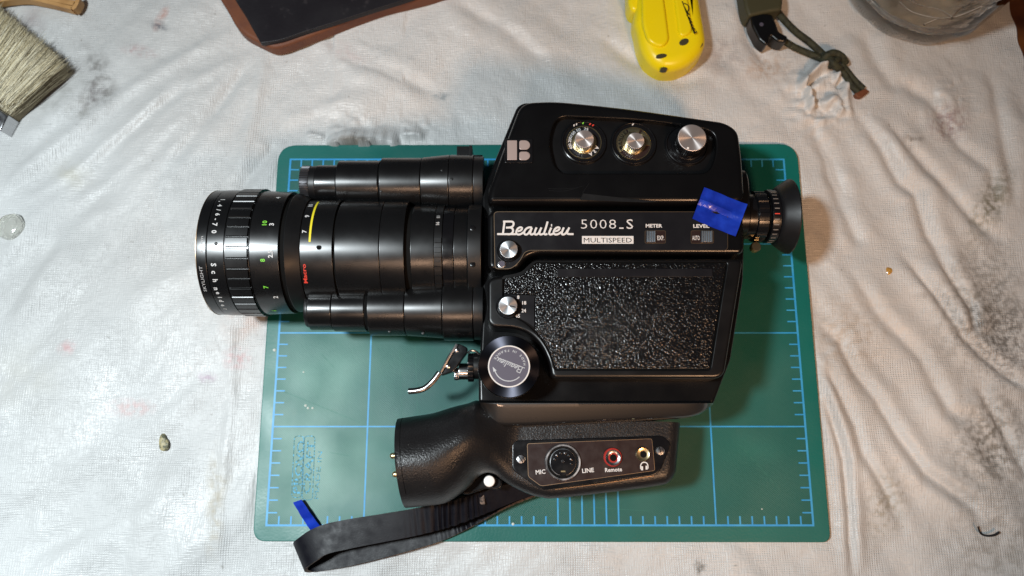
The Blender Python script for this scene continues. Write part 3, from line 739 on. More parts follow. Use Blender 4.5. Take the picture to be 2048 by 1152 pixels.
# --- lettering on the name plate
zn = ZT+.36
part('wordmark', wordmark(lambda a, b: G(980+a/8.228, 420+b/8.228, zn+.2)[:2], 0.95, zn-.05, .28), 'white_print', sharp=30)
MB_ = join(text_px('5008', 1197, 447.5, 20.5, zn, 70, space=1.12, bold=-.012), text_px('S', 1259.5, 447.5, 21, zn, 13), ([(*p, zn) for p in GP([(1238.5, 457.5), (1247, 457.5), (1247, 455), (1238.5, 455)], zn)], [(0, 1, 2, 3)], None),
           text_px('METER', 1308, 451.3, 7.3, zn, 33, bold=.03), text_px('LEVEL', 1402.5, 451.8, 7.3, zn, 32, bold=.03))
part('lettering', MB_, 'white_print', smooth=False, props={'label': 'white model number and switch captions on the name plate'})
part('marking', slab(GP([(1164, 472), (1267, 472), (1267, 487.5), (1164, 487.5)], zn), zn-.1, zn+.02, .01, 1), 'white_print', props={'label': 'white bar of the speed badge'})
part('lettering', text_px('MULTISPEED', 1215.5, 480, 10.4, zn+.06, 96), 'groove_black', smooth=False, props={'label': 'black letters on the white badge bar'})
# --- slide switches
for (a, b, nm, side) in ((1290, 1331, 'EXP.', 1), (1382, 1427, 'AUTO', -1)):
    sw = part('slide_switch', slab(rnd(GP([(a, 461.5), (b, 461.5), (b, 486.5), (a, 486.5)], zn), .7, 4), ZT, zn+.05, .08, 1), 'plate_brown')
    part('switch_frame', rim(rnd(GP([(a, 461.5), (b, 461.5), (b, 486.5), (a, 486.5)], zn), .7, 4), zn+.02, .35, .12), 'trim_brass', sw)
    w_ = b-a; x0, x1 = (a+3, a+w_*.52) if side > 0 else (a+w_*.45, b-2)
    rib_ = []
    for k in range(5):
        q0 = x0+(x1-x0)*k/5; q1 = x0+(x1-x0)*(k+.62)/5
        rib_.append(slab(GP([(q0, 463), (q1, 463), (q1, 485), (q0, 485)], zn), zn, zn+1.1+.25*(k in (0, 4)), .12, 2))
    rib_.append(slab(GP([(x0, 463), (x1, 463), (x1, 485), (x0, 485)], zn), zn, zn+.7, .1, 1))
    part('slider', join(*rib_), 'switch_metal', sw)
    cx = (a+w_*.77) if side > 0 else (a+w_*.22)
    part('lettering', text_px(nm, cx, 475.5, 9.5, zn+.12, w_*.33, bold=.01), 'white_print', sw, smooth=False)
# --- logo badge
bd = part('badge', slab(rnd(GP([(1009.5, 277.5), (1066, 277.5), (1066, 327), (1009.5, 327)], ZT), .9, 5), ZT-.3, ZT+.5, .35, 3), 'black_gloss')
for pts, r in (([(1014.5, 281), (1034, 281), (1034, 320), (1014.5, 320)], .3), ([(1038.5, 281), (1054, 281), (1060, 287), (1060, 294), (1055, 299.5), (1038.5, 299.5)], 1.2), ([(1038.5, 303.5), (1055, 303.5), (1060, 308), (1060, 315), (1054, 320.5), (1038.5, 320.5)], 1.2)):
    part('badge_inlay', slab(rnd(GP(pts, ZT+.5), r, 4), ZT+.3, ZT+.75, .1, 2), 'badge_silver', bd)
# --- dials
def dial_base(px, py, R, name='dial_base'):
    c = G(px, py, ZP); s = np.linalg.norm(G(px+10, py, ZP)-c)/10; r = R*s
    return c, s, part(name, lathe([(-.5, r*1.0), (.6, r*1.0), (1.3, r*.965), (1.45, r*.93), (1.2, r*.90), (.8, r*.885)], (c[0], c[1], ZP), n=96), 'black_gloss', origin=(c[0], c[1], ZP))
def knob(pb, pt, Rb, Rt, zb, zt, mtop, mside='black_gloss', ridged=36, collar=None, name='knob', bevel=.35):
    c, t = G(*pb, zb), G(*pt, zt); s = (CAM[2]-zt)/FPX; rt = Rt*s
    # the knob stands straight up; its seat is where its top stands
    c = (t[0], t[1], zb)
    prof = [(0, rt*Rb/Rt), (.5, rt*Rb/Rt), (.5, rt)] if Rb else [(0, rt)]
    hh = zt-zb
    k = part(name, lathe([(0, rt), (hh-bevel, rt)], c, n=ridged*4, rf=lambda a, z: 1+.02*math.cos(a*ridged)), mside, origin=c)
    o = part('knob_face', lathe([(hh-bevel-.05, rt*.985), (hh-bevel*.6, rt*.985), (hh-.05, rt*.96), (hh, rt*.94), (hh, 0)], c, n=96), mtop, k, origin=c)
    return c, rt, k
# ASA dial
c, s, db = dial_base(1167.5, 286, 46)
part('dial_disc', lathe([(.3, 35*s), (.9, 34*s), (.9, 0)], (c[0], c[1], ZP), n=80), 'plate_black', db, origin=(c[0], c[1], ZP))
part('dial_rim', lathe([(.8, 35.5*s), (1.15, 35*s), (1.15, 33.6*s), (.85, 33*s)], (c[0], c[1], ZP), n=80), 'brass', db, origin=(c[0], c[1], ZP))
part('dial_ring', lathe([(.9, 25*s), (1.2, 24.6*s), (1.2, 21*s), (1.6, 20.5*s), (1.6, 15*s)], (c[0], c[1], ZP), n=80), 'brass', db, origin=(c[0], c[1], ZP))
tx = []
for nmb, a_ in (('400', 198), ('200', 168), ('100', 140), ('50', 112), ('25', 80)):
    a = math.radians(a_); tx.append(text_flat(nmb, (c[0]+28.5*s*math.cos(a), c[1]+28.5*s*math.sin(a)), 6.2*s, ZP+1.0, 12.5*s if len(nmb) == 3 else 9*s, a-math.pi/2, bold=.02))
tx.append(text_arc('ASA', c, 28.5*s, math.radians(-62), 7.5*s, ZP+1.0, True, False, .03, 1.25))
part('lettering', join(*tx), 'white_print', db, smooth=False)
for nm_, a_, m_ in (('tick_mark', 118, 'white_print'), ('tick_mark', 110, 'white_print'), ('tick_mark', 91, 'green_print'), ('tick_mark', 71, 'red_print'), ('tick_mark', 62, 'red_print')):
    a = math.radians(a_); part(nm_, obox((c[0]+41*s*math.cos(a), c[1]+41*s*math.sin(a)), (math.cos(a-.5), math.sin(a-.5)), 4.5*s, 2.4*s, ZP+.8, ZP+1.35, .1), m_, db)
tk = []
for k in range(14):
    a = math.radians(72+k*10); tk.append(obox((c[0]+33*s*math.cos(a), c[1]+33*s*math.sin(a)), (math.cos(a), math.sin(a)), 3*s, .8*s, ZP+.9, ZP+1.2, .05))
part('scale_ticks', join(*tk), 'brass', db)
knob((1167, 289), (1169, 277.5), 0, 20.5, ZP+1, ZP+6.2, 'brushed', 'steel')
# meter dial
c, s, db = dial_base(1266.8, 288.5, 46)
part('dial_disc', lathe([(.3, 35*s), (.9, 34*s), (.9, 0)], (c[0], c[1], ZP), n=80), 'plate_brown', db, origin=(c[0], c[1], ZP))
part('dial_rim', lathe([(.8, 35*s), (1.15, 34.5*s), (1.15, 33.4*s), (.85, 33*s)], (c[0], c[1], ZP), n=80), 'brass', db, origin=(c[0], c[1], ZP))
part('dial_ring', lathe([(.9, 24*s), (1.3, 23.5*s), (1.3, 20.5*s), (1.6, 20*s), (1.6, 15*s)], (c[0], c[1], ZP), n=80), 'brass', db, origin=(c[0], c[1], ZP))
def arcseg(c, r0, r1, a0, a1, z0, z1, n=14):
    A = [math.radians(a0+(a1-a0)*i/n) for i in range(n+1)]
    return slab([(c[0]+r1*math.cos(a), c[1]+r1*math.sin(a)) for a in A]+[(c[0]+r0*math.cos(a), c[1]+r0*math.sin(a)) for a in A[::-1]], z0, z1, .08, 2)
for a0, a1 in ((118, 214), (64, 112), (-8, 56)):
    part('dial_segment', arcseg(c, 24.5*s, 32.5*s, a0, a1, ZP+.9, ZP+1.3), 'brass', db)
part('lettering', text_arc('MANUEL', c, 28.3*s, math.radians(200), 6.6*s, ZP+1.36, False, False, .02, 1.35), 'plate_black', db, smooth=False)
a = math.radians(90); part('tick_mark', obox((c[0]+41*s*math.cos(a), c[1]+41*s*math.sin(a)), (.6, .8), 5*s, 2.4*s, ZP+.8, ZP+1.35, .1), 'white_print', db)
knob((1267, 290), (1271.4, 281), 0, 18.8, ZP+1, ZP+6.6, 'brushed', 'steel')
# tall knob
c, s, db = dial_base(1373, 291, 44)
cc = G(1384.4, 275.3, 69.5); part('knob_collar', lathe([(0, 33*s), (.9, 33*s), (1.3, 31*s), (1.3, 28*s), (4.2, 27*s), (4.2, 22*s)], (c[0]+.5, c[1]-.2, ZP+.8), n=72), 'black_gloss', db, origin=(c[0], c[1], ZP))
knob((1380, 280), (1384.4, 275.3), 0, 31, ZP+4.5, 69.5, 'brushed', 'black_gloss', 44)
cc = G(1376, 296, 69.6); part('index_dot', lathe([(0, .55), (.12, .5), (.15, 0)], (cc[0], cc[1], 69.45), n=16), 'white_plastic')
# small knobs of the plate and door
for (x, y, R) in ((1017.5, 498.5, 19), (1016, 611, 19.3)):
    cc = G(x-.7, y+2.5, ZT+1); s = (CAM[2]-ZT)/FPX
    part('knob_collar', lathe([(0, (R+5)*s), (.8, (R+5)*s), (1.1, (R+3.8)*s), (1.1, (R+1.5)*s), (1.6, (R+1)*s), (1.6, 0)], (cc[0], cc[1], ZT+.2), n=64), 'black_gloss', origin=(cc[0], cc[1], ZT))
    kc, kr, kk = knob((x, y), (x, y), 0, R, ZT+1.2, ZT+4.6, 'brushed_bright', 'black_gloss', 40)
    if y > 600:
        part('pointer', obox((kc[0]+kr*.50, kc[1]-kr*.12), (1, -.22), kr*.62, .42, ZT+4.6, ZT+4.72, .03), 'groove_black', kk)
cc = G(1003.5, 528, ZT+.4); part('small_screw', lathe([(0, 1.95), (.5, 1.9), (.6, 1.6), (.35, 1.45), (.35, 0)], (cc[0], cc[1], ZT+.2), n=32), 'steel')
cc2 = circ(cc, 1.35, 24); part('screw_face', slab(cc2, ZT+.4, ZT+.62, .05, 1), 'label_grey')
sp = join(*[text_px(t, x, y, h, ZT-.1, w_, bold=.02) for t, x, y, h, w_ in (('8', 1036.5, 594, 7, 4.6), ('18', 1048.5, 605.5, 7.2, 8), ('24', 1047.5, 621, 7.2, 9), ('45', 1035, 631.5, 7.4, 10))])
part('lettering', sp, 'white_print', smooth=False, props={'label': 'white speed numbers beside the door knob'})
# --- big winding disc
zd = 69.0; cc = G(1018, 732.7, zd); s = (CAM[2]-zd)/FPX; R = 62.6*s
wd_ = part('winding_disc', lathe([(-15, R*.9), (-6, R*.93), (-5, R), (-.6, R), (-.15, R*.992), (0, R*.98), (0, 42*s), (-.1, 41.5*s), (-.1, 0)], (cc[0], cc[1], zd), n=128), 'brushed_black', origin=(cc[0], cc[1], zd))
part('disc_ring', lathe([(-.1, 42.3*s), (.18, 42*s), (.22, 41*s), (.18, 39.6*s), (-.1, 39.3*s)], (cc[0], cc[1], zd), n=96), 'white_print', wd_, origin=(cc[0], cc[1], zd))
part('disc_label', slab(circ(cc, 39.4*s, 72), zd-.2, zd+.05, .02, 1), 'label_grey', wd_)
ux = np.array([-.93, .36]); ux /= np.linalg.norm(ux); uy = np.array([-ux[1], ux[0]])
ctr = np.array(G(1019.5, 731, zd)[:2]); kk = 60*s/1257.
part('wordmark', wordmark(lambda a, b: tuple(ctr+ux*(a-746)*kk+uy*(297-b)*kk*1.25), .36, zd+.09, 0), 'silver_print', wd_, smooth=False)
part('lettering', text_arc('MADE IN FRANCE', cc, 31.5*s, math.radians(8), 5.0*s, zd+.09, True, True, .02, 1.28), 'silver_print', wd_, smooth=False)
ap = [(cc[0]+29.5*s*math.cos(math.radians(a)), cc[1]+29.5*s*math.sin(math.radians(a))) for a in range(-45, -165, -4)]
V, F = ribbon2d(ap, 1.9*s); ah = [ap[-1][0], ap[-1][1]]
t_ = np.array(ap[-1])-np.array(ap[-3]); t_ /= np.linalg.norm(t_); n_ = np.array([-t_[1], t_[0]]); p_ = np.array(ap[-1])
arrow = join(([(x, y, zd+.09) for x, y in V], F, None), ([(*(p_+n_*2.6*s*1.3), zd+.09), (*(p_-n_*2.6*s*1.3), zd+.09), (*(p_+t_*10*s+n_*1.0*s), zd+.09)], [(0, 1, 2)], None))
part('marking', arrow, 'silver_print', wd_, smooth=False)
# --- faint adhesive wedge and scratches on the upper housing
part('adhesive_film', slab(GP([(1166, 387), (1320, 404), (1285, 405), (1160, 400)], ZT), ZT+.01, ZT+.07, .01, 1), 'lens_dull')
scr = [(lambda P: ([(p[0], p[1], ZT+.05) for p in P[0]], P[1], None))(ribbon2d(smooth_path([G(a, b, ZT)[:2] for a, b in pts], 5), .14)) for pts in
       ([(1098, 381), (1130, 382), (1165, 372)], [(1096, 377), (1120, 378), (1150, 376)], [(1165, 386), (1178, 367)])]
part('scratch', join(*scr), 'lens_dull', smooth=False)
#---------------------------------------------------------------- LENS
ZA = 36.0
yc, rL = cylfit(430, 380.5, 630.5, ZA)
CY = (yc, ZA)
def xs(px, r, py=492): return cylhit(px, py, yc, ZA, r)[0][0]
def collar(name, px0, px1, r, r1=None, m='lens_black', b=.3, prnt=FC, n=120, rf=None, cy=None, py=492):
    cyy = cy or CY; a0 = cylhit(px0, py, cyy[0], cyy[1], r)[0][0]; a1 = cylhit(px1, py, cyy[0], cyy[1], r1 or r)[0][0]
    return part(name, lathe(bev(a0, a1, r, r1, b), (0, cyy[0], cyy[1]), 'x', n, rf), m, prnt)
print('lens', yc, rL)
fr = collar('filter_ring', 391, 412, rL-.2, rL-.2, 'lens_black', .5)
part('lettering', join(text_cyl('SKYLIGHT', 405, 559, 6.5, CY, rL-.2, -1, wpx=56), text_cyl('62mm', 402.5, 489, 6.5, CY, rL-.2, -1, wpx=34), text_cyl('IXON', 418, 616, 6, CY, rL-.2, -1, wpx=26)), 'dim_print', fr, smooth=False)
part('rim_line', lathe([(0, rL-.6), (.25, rL-.1), (.5, rL-.1)], (xs(390, rL)-.2, yc, ZA), 'x', 96), 'trim_brass', fr)
nr = collar('name_ring', 412.5, 447, rL, rL, 'lens_black', .3)
lt = []
for ch, x, y, sz in (('1', 446, 399.5, 9), (',', 443, 403, 9), ('4', 440, 411, 9), ('/', 437.5, 420, 9), ('6', 435.5, 429, 9), ('-', 432.5, 438.5, 9), ('7', 430, 449, 10), ('0', 428.5, 463.5, 10),
                     ('S', 427.5, 529.5, 10.5), ('c', 428.5, 544.5, 10.5), ('h', 431, 561, 10), ('n', 433, 577.5, 10), ('e', 437, 586, 9), ('i', 440.5, 594.5, 9), ('d', 443, 601.5, 9), ('e', 447, 610.5, 9), ('r', 452, 618, 9)):
    yy = y
    lt.append(text_cyl(ch, x, yy, sz, CY, rL, 1, bold=.03))
part('lettering', join(*lt), 'white_print', nr, smooth=False, props={'label': 'white lens maker lettering around the front ring'})
p_, th_ = cylhit(432, 487, yc, ZA, rL); part('set_screw', lathe([(0, .8), (.1, .75), (.1, .35), (0, .3)], (p_[0], p_[1], p_[2]), n=16), 'groove_black', nr)
fo = collar('focus_ring', 447.5, 497, rL-.5, rL-.5, 'lens_black', .2)
# raised grip ribs
x0, x1 = xs(449, rL+.5), xs(494, rL+.5); NR = 40; rib_me = None
for k in range(NR):
    an = 2*math.pi*(k+.35)/NR
    if rib_me is None:
        hw = math.pi/NR*.86; n_ = 4; V = []
        for xx, ins in ((x0, 0), (x0+.25, 1), (x1-.25, 1), (x1, 0)):
            for j in range(n_+1):
                a = hw*(-1, -.88, 0, .88, 1)[j]; rr_ = rL-.55 if not ins else rL+.6-(.34 if j in (0, n_) else 0)
                V.append((xx, rr_*math.sin(a), rr_*math.cos(a)))
            V.append((xx, (rL-.7)*math.sin(hw), (rL-.7)*math.cos(hw))); V.append((xx, (rL-.7)*math.sin(-hw), (rL-.7)*math.cos(-hw)))
        m_ = n_+3; F = []
        for q in range(3):
            for j in range(m_): F.append((q*m_+j, q*m_+(j+1) % m_, (q+1)*m_+(j+1) % m_, (q+1)*m_+j))
        F += [tuple(range(m_)), tuple(range(3*m_, 4*m_))]
        ro = obj('rib', (V, F, None), 'lens_black', fo, origin=(0, 0, 0), sharp=30); rib_me = ro.data
    else:
        ro = bpy.data.objects.new('rib', rib_me); wn = ro.modifiers.new('wn', 'WEIGHTED_NORMAL'); wn.keep_sharp = True; scene.collection.objects.link(ro); ro.parent = fo
    wl = world_loc[fo.name]
    ro.location = Vector((-wl[0], yc-wl[1], ZA-wl[2]))*S; ro.rotation_euler = (-an, 0, 0)
ds = collar('distance_ring', 497.5, 556, rL-.4, rL-.9, 'lens_black', .3)
part('lettering', join(*[text_cyl(t, x, y, 9.5, CY, rL-.5, -1, bold=.02, dr=.12) for t, x, y in (('10', 529, 446), ('8', 525, 520.5), ('7', 531.5, 574), ('6', 548, 621))]), 'green_print', ds, smooth=False)
part('lettering', join(*[text_cyl(t, x, y, 9.5, CY, rL-.6, -1, bold=.03, dr=.14) for t, x, y in (('4', 556, 396), ('3', 543, 449), ('2.5', 540.5, 508), ('2', 551, 594))]), 'white_print', ds, smooth=False)
collar('groove', 555, 567, rL-2.2, rL-2.6, 'groove_black', .2)
collar('rear_skirt', 566, 598, rL-1.6, rL-4.2, 'lens_dull', .4)
r2 = 27.0
zr = collar('zoom_ring', 597, 664, r2, r2, 'lens_black', .35)
part('lettering', join(*[text_cyl(t, x, y, 9, CY, r2, -1, bold=.03) for t, x, y in (('9', 614, 432.5), ('7', 608.5, 463), ('10', 621, 411))]), 'white_print', zr, smooth=False)
part('lettering', text_cyl('Macro', 609, 548, 8, CY, r2, -1, bold=.02, wpx=42), 'red_print', zr, smooth=False)
yl = []
for k in range(25):
    a0, a1 = cylhit(619, 404, yc, ZA, r2)[1], cylhit(619, 484, yc, ZA, r2)[1]; a = a0+(a1-a0)*k/24; xx = xs(619, r2)
    yl += [(xx-.5, yc+(r2+.1)*math.sin(a), ZA+(r2+.1)*math.cos(a)), (xx+.5, yc+(r2+.1)*math.sin(a), ZA+(r2+.1)*math.cos(a))]
part('marking', (yl, [(2*i, 2*i+1, 2*i+3, 2*i+2) for i in range(24)], None), 'yellow_print', zr, smooth=False, props={'label': 'yellow index line on the zoom ring'})
p_, th_ = cylhit(638, 494.5, yc, ZA, r2); part('lever_hole', lathe([(-.3, 1.25), (.1, 1.25), (.12, 1.0), (.12, 0)], (p_[0], p_[1], p_[2]), n=24), 'groove_black', zr)
collar('groove', 663, 669, r2-1.2, r2-1.2, 'groove_black', .1)
collar('lens_barrel', 668, 757, r2-.4, r2-.4, 'lens_black', .35)
collar('lens_barrel', 757.4, 807, r2-.6, r2-.6, 'lens_black', .35)
collar('groove', 806, 821, r2-3.2, r2-3.2, 'groove_black', .1)
collar('lens_barrel', 820, 867, r2-2.4, r2-2.6, 'lens_black', .3)
r3 = r2-2.7
ar = collar('aperture_ring', 867.5, 883, r3, r3, 'lens_dull', .15)
part('lettering', join(*[text_cyl(t, x, y, 7, CY, r3, -1, bold=.02) for t, x, y in (('16', 875, 447), ('11', 876.5, 434))]), 'white_print', ar, smooth=False)
xa, xb = xs(868.5, r3+.4), xs(882, r3+.4)
for k in range(18):
    an = cylhit(875, 481, yc, ZA, r3)[1]-.095*2*k
    V = []
    for xx in (xa, xb):
        for rr_, a in ((r3-.2, -.055), (r3+.55, -.045), (r3+.55, .045), (r3-.2, .055)): V.append((xx, yc+rr_*math.sin(an+a), ZA+rr_*math.cos(an+a)))
    part('ring_tooth', (V, [(0, 1, 2, 3), (4, 5, 6, 7), (0, 1, 5, 4), (1, 2, 6, 5), (2, 3, 7, 6), (3, 0, 4, 7)], None), 'lens_dull', ar)
collar('lens_barrel', 884, 906, r3-.6, r3-.6, 'black_gloss', .3)
collar('lens_barrel', 906.5, 934, r3-.9, r3-.9, 'lens_black', .3)
mf = collar('lens_mount', 934, 962, r3+.6, r3+.6, 'lens_dull', .5)
for (x, y) in ((945.5, 456.5), (945.5, 528)):
    p_, th_ = cylhit(x, y, yc, ZA, r3+.6)
    part('screw', lathe([(-.6, 1.4), (.25, 1.35), (.35, 1.1), (.35, 0)], (p_[0], p_[1], p_[2]), n=24), 'black_gloss', mf)
    part('screw_slot', obox((p_[0], p_[1]), (1, 1), 2.1, .35, p_[2]+.3, p_[2]+.42, .02), 'groove_black', mf)
# front glass rim (faces left)
xf = xs(391, rL)
part('front_glass', lathe([(1.5, rL-3), (-.0, rL-4), (1.6, rL*.5), (2.2, 0)], (xf+1.2, yc, ZA), 'x', 64), 'black_gloss')
# --- side tubes
def tubeset(cy, secs, py, rr_):
    out = []
    for i, (nm, a, b, r0, r1, m) in enumerate(secs):
        out.append(collar(nm, a, b, r0, r1, m, .45, cy=cy, py=py, n=96, rf=rr_ if 'knurl' in nm else None))
    return out
zt1 = 38.0
def rad(px, y1, y2, z): return cylfit(px, y1, y2, z)
y_e, r_e = rad(900, 310.5, 428, zt1); y_c, r_c = rad(712, 321.5, 415.5, zt1); y_b, r_b = rad(650, 330, 406, zt1); y_d, r_d = rad(800, 316, 423, zt1)
print('tube1', y_e, r_e, y_d, r_d, y_c, r_c, y_b, r_b)
c1 = (y_c, zt1)
kn = collar('knurled_tip', 597, 615, r_b-.4, r_b-.4, 'steel', .4, cy=c1, py=360, n=288, rf=lambda a, z: 1+.022*(1 if math.sin(a*48) > 0 else -1))
kn.data.materials[0] = MATS['knurl_grey']
cfg1 = [('motor_tube', 614, 628, r_b-.5, r_b-.3, 'lens_dull'), ('motor_tube', 627, 670.5, r_b, r_b, 'lens_black'), ('motor_tube', 670, 754.5, r_c, r_c, 'lens_black'), ('motor_tube', 757, 839, r_d*.985, r_d*.985, 'lens_black'),
        ('motor_tube', 839.5, 896, r_d, r_e, 'lens_black'), ('motor_tube', 896.4, 945, r_e, r_e, 'lens_black'), ('motor_tube', 945.4, 966, r_e-.8, r_e-.8, 'lens_dull')]
tubeset(c1, cfg1, 360, None)
tubeset(c1, [('groove', 668, 672, r_b-.5, r_b-.5, 'groove_black'), ('groove', 753, 759, r_c-.6, r_c-.6, 'groove_black')], 360, None)
zt2 = 37.0
y_e2, r_e2 = rad(915, 556.5, 681, zt2); y_d2, r_d2 = rad(850, 562, 676, zt2); y_c2, r_c2 = rad(770, 567.5, 671.5, zt2); y_b2, r_b2 = rad(695, 577, 664, zt2); y_a2, r_a2 = rad(640, 580, 662, zt2)
print('tube2', y_e2, r_e2, y_c2, r_c2, y_b2, r_b2, y_a2, r_a2)
c2 = (y_c2, zt2)
cfg2 = [('drive_tube', 606, 614, r_a2-1.5, r_a2-1.3, 'lens_dull'), ('drive_tube', 613, 660.5, r_a2, r_a2, 'lens_black'), ('drive_tube', 661, 727, r_b2, r_b2, 'lens_black'), ('drive_tube', 733, 807, r_c2, r_c2, 'lens_black'),
        ('drive_tube', 807.5, 883, r_c2, r_d2, 'lens_black'), ('drive_tube', 883.5, 945, r_e2, r_e2, 'lens_black'), ('drive_tube', 945.4, 966, r_e2-.7, r_e2-.7, 'lens_dull')]
tubeset(c2, cfg2, 612, None)
tubeset(c2, [('groove', 726, 736, r_b2-.6, r_b2-.6, 'groove_black')], 612, None)
for (x, y, cc_, r_) in ((762, 381, c1, r_d*.985), (903.5, 358, c1, r_e), (884, 340, c1, r_e-.3), (846, 666, c2, r_d2), (779, 662, c2, r_c2)):
    p_, th_ = cylhit(x, y, cc_[0], cc_[1], r_); part('set_screw', lathe([(-.5, .75), (.12, .7), (.18, .45), (.02, .4), (.02, 0)], (p_[0], p_[1], p_[2]), n=16), 'lens_dull')
# housing web between tubes and body, and the block on top
part('lens_bracket', join(box(G(946, 330, 36)[0], G(966, 330, 36)[0], G(950, 660, 36)[1], G(950, 320, 36)[1], 8, 44, 1)), 'lens_dull')
tp = GP([(914, 295), (945, 295), (945, 316), (914, 316)], 36); part('mounting_lug', join(slab(rnd(tp, .4, 3), 20, 38, .4, 3), slab(GP([(939, 295), (945, 295), (945, 316), (939, 316)], 37), 20, 40, .2, 2)), 'lens_dull')
# --- release lever
lv_ = part('release_lever', tube(smooth_path([(*G(879, 745, 41)[:2], 41), (*G(866, 762, 40)[:2], 40), (*G(850, 776, 39.5)[:2], 39.5), (*G(834, 781, 39)[:2], 39), (*G(817, 782.5, 38.5)[:2], 38.5)], 7), 1.45, 12, flat=.55), 'dark_metal')
lp = rnd(GP([(916, 686), (935, 695), (935, 703), (906, 743), (882, 750.5), (879, 745), (907, 695)], 42), [1, 1, 1, 1, 1, .6, 1], 4)
part('lever_plate', slab(lp, 37.5, 41.5, .5, 3), 'black_gloss', lv_)
part('lever_flange', tube([(*G(914, 688, 43)[:2], 42), (*G(897, 715, 43)[:2], 42), (*G(881, 745, 43)[:2], 42)], .85, 8), 'chrome', lv_)
for (x, y) in ((913.5, 700), (895.5, 732)):
    q = G(x, y, 42); part('rivet', lathe([(0, 1.35), (.5, 1.2), (.8, .7), (.85, 0)], (q[0], q[1], 41.4), n=20), 'steel', lv_)
ys = G(920, 743, 36)[1]
def coll(name, x0_, x1_, r, m, y_=743, z=34, n=48, rf=None, b=.3):
    q0, q1, yy = G(x0_, y_, z+r*.8)[0], G(x1_, y_, z+r*.8)[0], G(x0_, y_, z)[1]
    return part(name, lathe(bev(q0, q1, r, None, b), (0, yy, z), 'x', n, rf), m)
coll('release_button', 908, 918, 3.0, 'steel', y_=748, n=120, rf=lambda a, z: 1+.03*math.cos(a*20))
coll('release_collar', 917, 937, 4.1, 'chrome', y_=743)
coll('release_nut', 935, 947, 7.0, 'black_gloss', y_=735, n=96, rf=lambda a, z: 1+.02*math.cos(a*24))
coll('release_base', 946, 962, 6.6, 'lens_dull', y_=732)
part('wire_loop', tube(smooth_path([(*G(936, 706, 40)[:2], 40), (*G(942, 701, 41)[:2], 41), (*G(950, 702, 41)[:2], 41), (*G(958, 708, 40)[:2], 40)], 5), .5, 8), 'steel')
#---------------------------------------------------------------- EYEPIECE
ze = 36.0; y_q, r_q = rad(1572, 358, 508, ze); ce = (y_q, ze)
print('eye', y_q, r_q)
def xe_(px): return G(px, 432, ze)[0]
def ecoll(name, a, b, r0, r1=None, m='lens_black', n=96, rf=None, bb=.3, cy=ce): return part(name, lathe(bev(a, b, r0, r1, bb), (0, cy[0], cy[1]), 'x', n, rf), m)
xb0 = G(1490, 430, ZS)[0]
fl = rnd([(-17, -13), (17, -13), (17, 14), (-17, 14)], 11, 8)
y_f = G(1497, 414, ze)[1]
lvv = []
for xx, ins in ((xb0-3, 0), (xb0+1.4, 0), (xb0+2.0, .7), (xb0+2.0, 8)): lvv.append([(xx, y_f+p[0], ze+p[1]+2) for p in inset(ccw(fl), ins)])
V, F = rings(lvv); F.append(tuple(range(3*len(fl), 4*len(fl)))); part('eyepiece_flange', (V, F, None), 'black_satin')
rA = rad(1518, 380, 480, ze)[1]; rB = rad(1538, 376, 486, ze)[1]
ecoll('eyepiece_tube', xb0+2, xe_(1508), rA*.90, m='black_gloss')
ra = ecoll('diopter_ring', xe_(1503), xe_(1524), rA, m='black_gloss', n=160, rf=lambda a, z: 1+.018*(1 if math.sin(a*20) > 0 else -1))
ecoll('groove', xe_(1523), xe_(1530), rA*.88, m='groove_black')
rb = ecoll('scale_ring', xe_(1529), xe_(1546), rB*.97, m='black_gloss')
for k in range(24):
    an = -1.6+k*.2; r_ = rB*.97
    x0_, x1_ = xe_(1531.5), xe_(1541)
    V = []
    for xx in (x0_, x1_):
        for rr_, a in ((r_-.1, -.018), (r_+.12, -.018), (r_+.12, .018), (r_-.1, .018)): V.append((xx, ce[0]+rr_*math.sin(an+a), ce[1]+rr_*math.cos(an+a)))
    part('tick_mark', (V, [(0, 1, 2, 3), (4, 5, 6, 7), (0, 1, 5, 4), (1, 2, 6, 5), (2, 3, 7, 6), (3, 0, 4, 7)], None), 'red_print' if k == 7 else 'faint_print', rb)
q0 = xe_(1546); q1 = xe_(1577)
L_ = q1-q0
part('eye_cup', lathe([(0, rB*.93), (.3, rB*1.02), (1.2, rB*1.08), (L_*.25, rB*1.12), (L_*.55, r_q*.91), (L_*.8, r_q*.975), (L_-.8, r_q), (L_-.2, r_q-.1), (L_, r_q-.6), (L_-.3, r_q-1.2), (L_-3, r_q-3), (L_-7, r_q*.5), (L_-7, 0)], (q0, ce[0], ce[1]), 'x', 96), 'rubber')
q = G(1518, 488, 40); part('eyepiece_screw', lathe([(-2, 2.6), (1.2, 2.6), (1.6, 2.2), (1.6, 0)], (q[0], q[1], 34), n=24), 'brass')
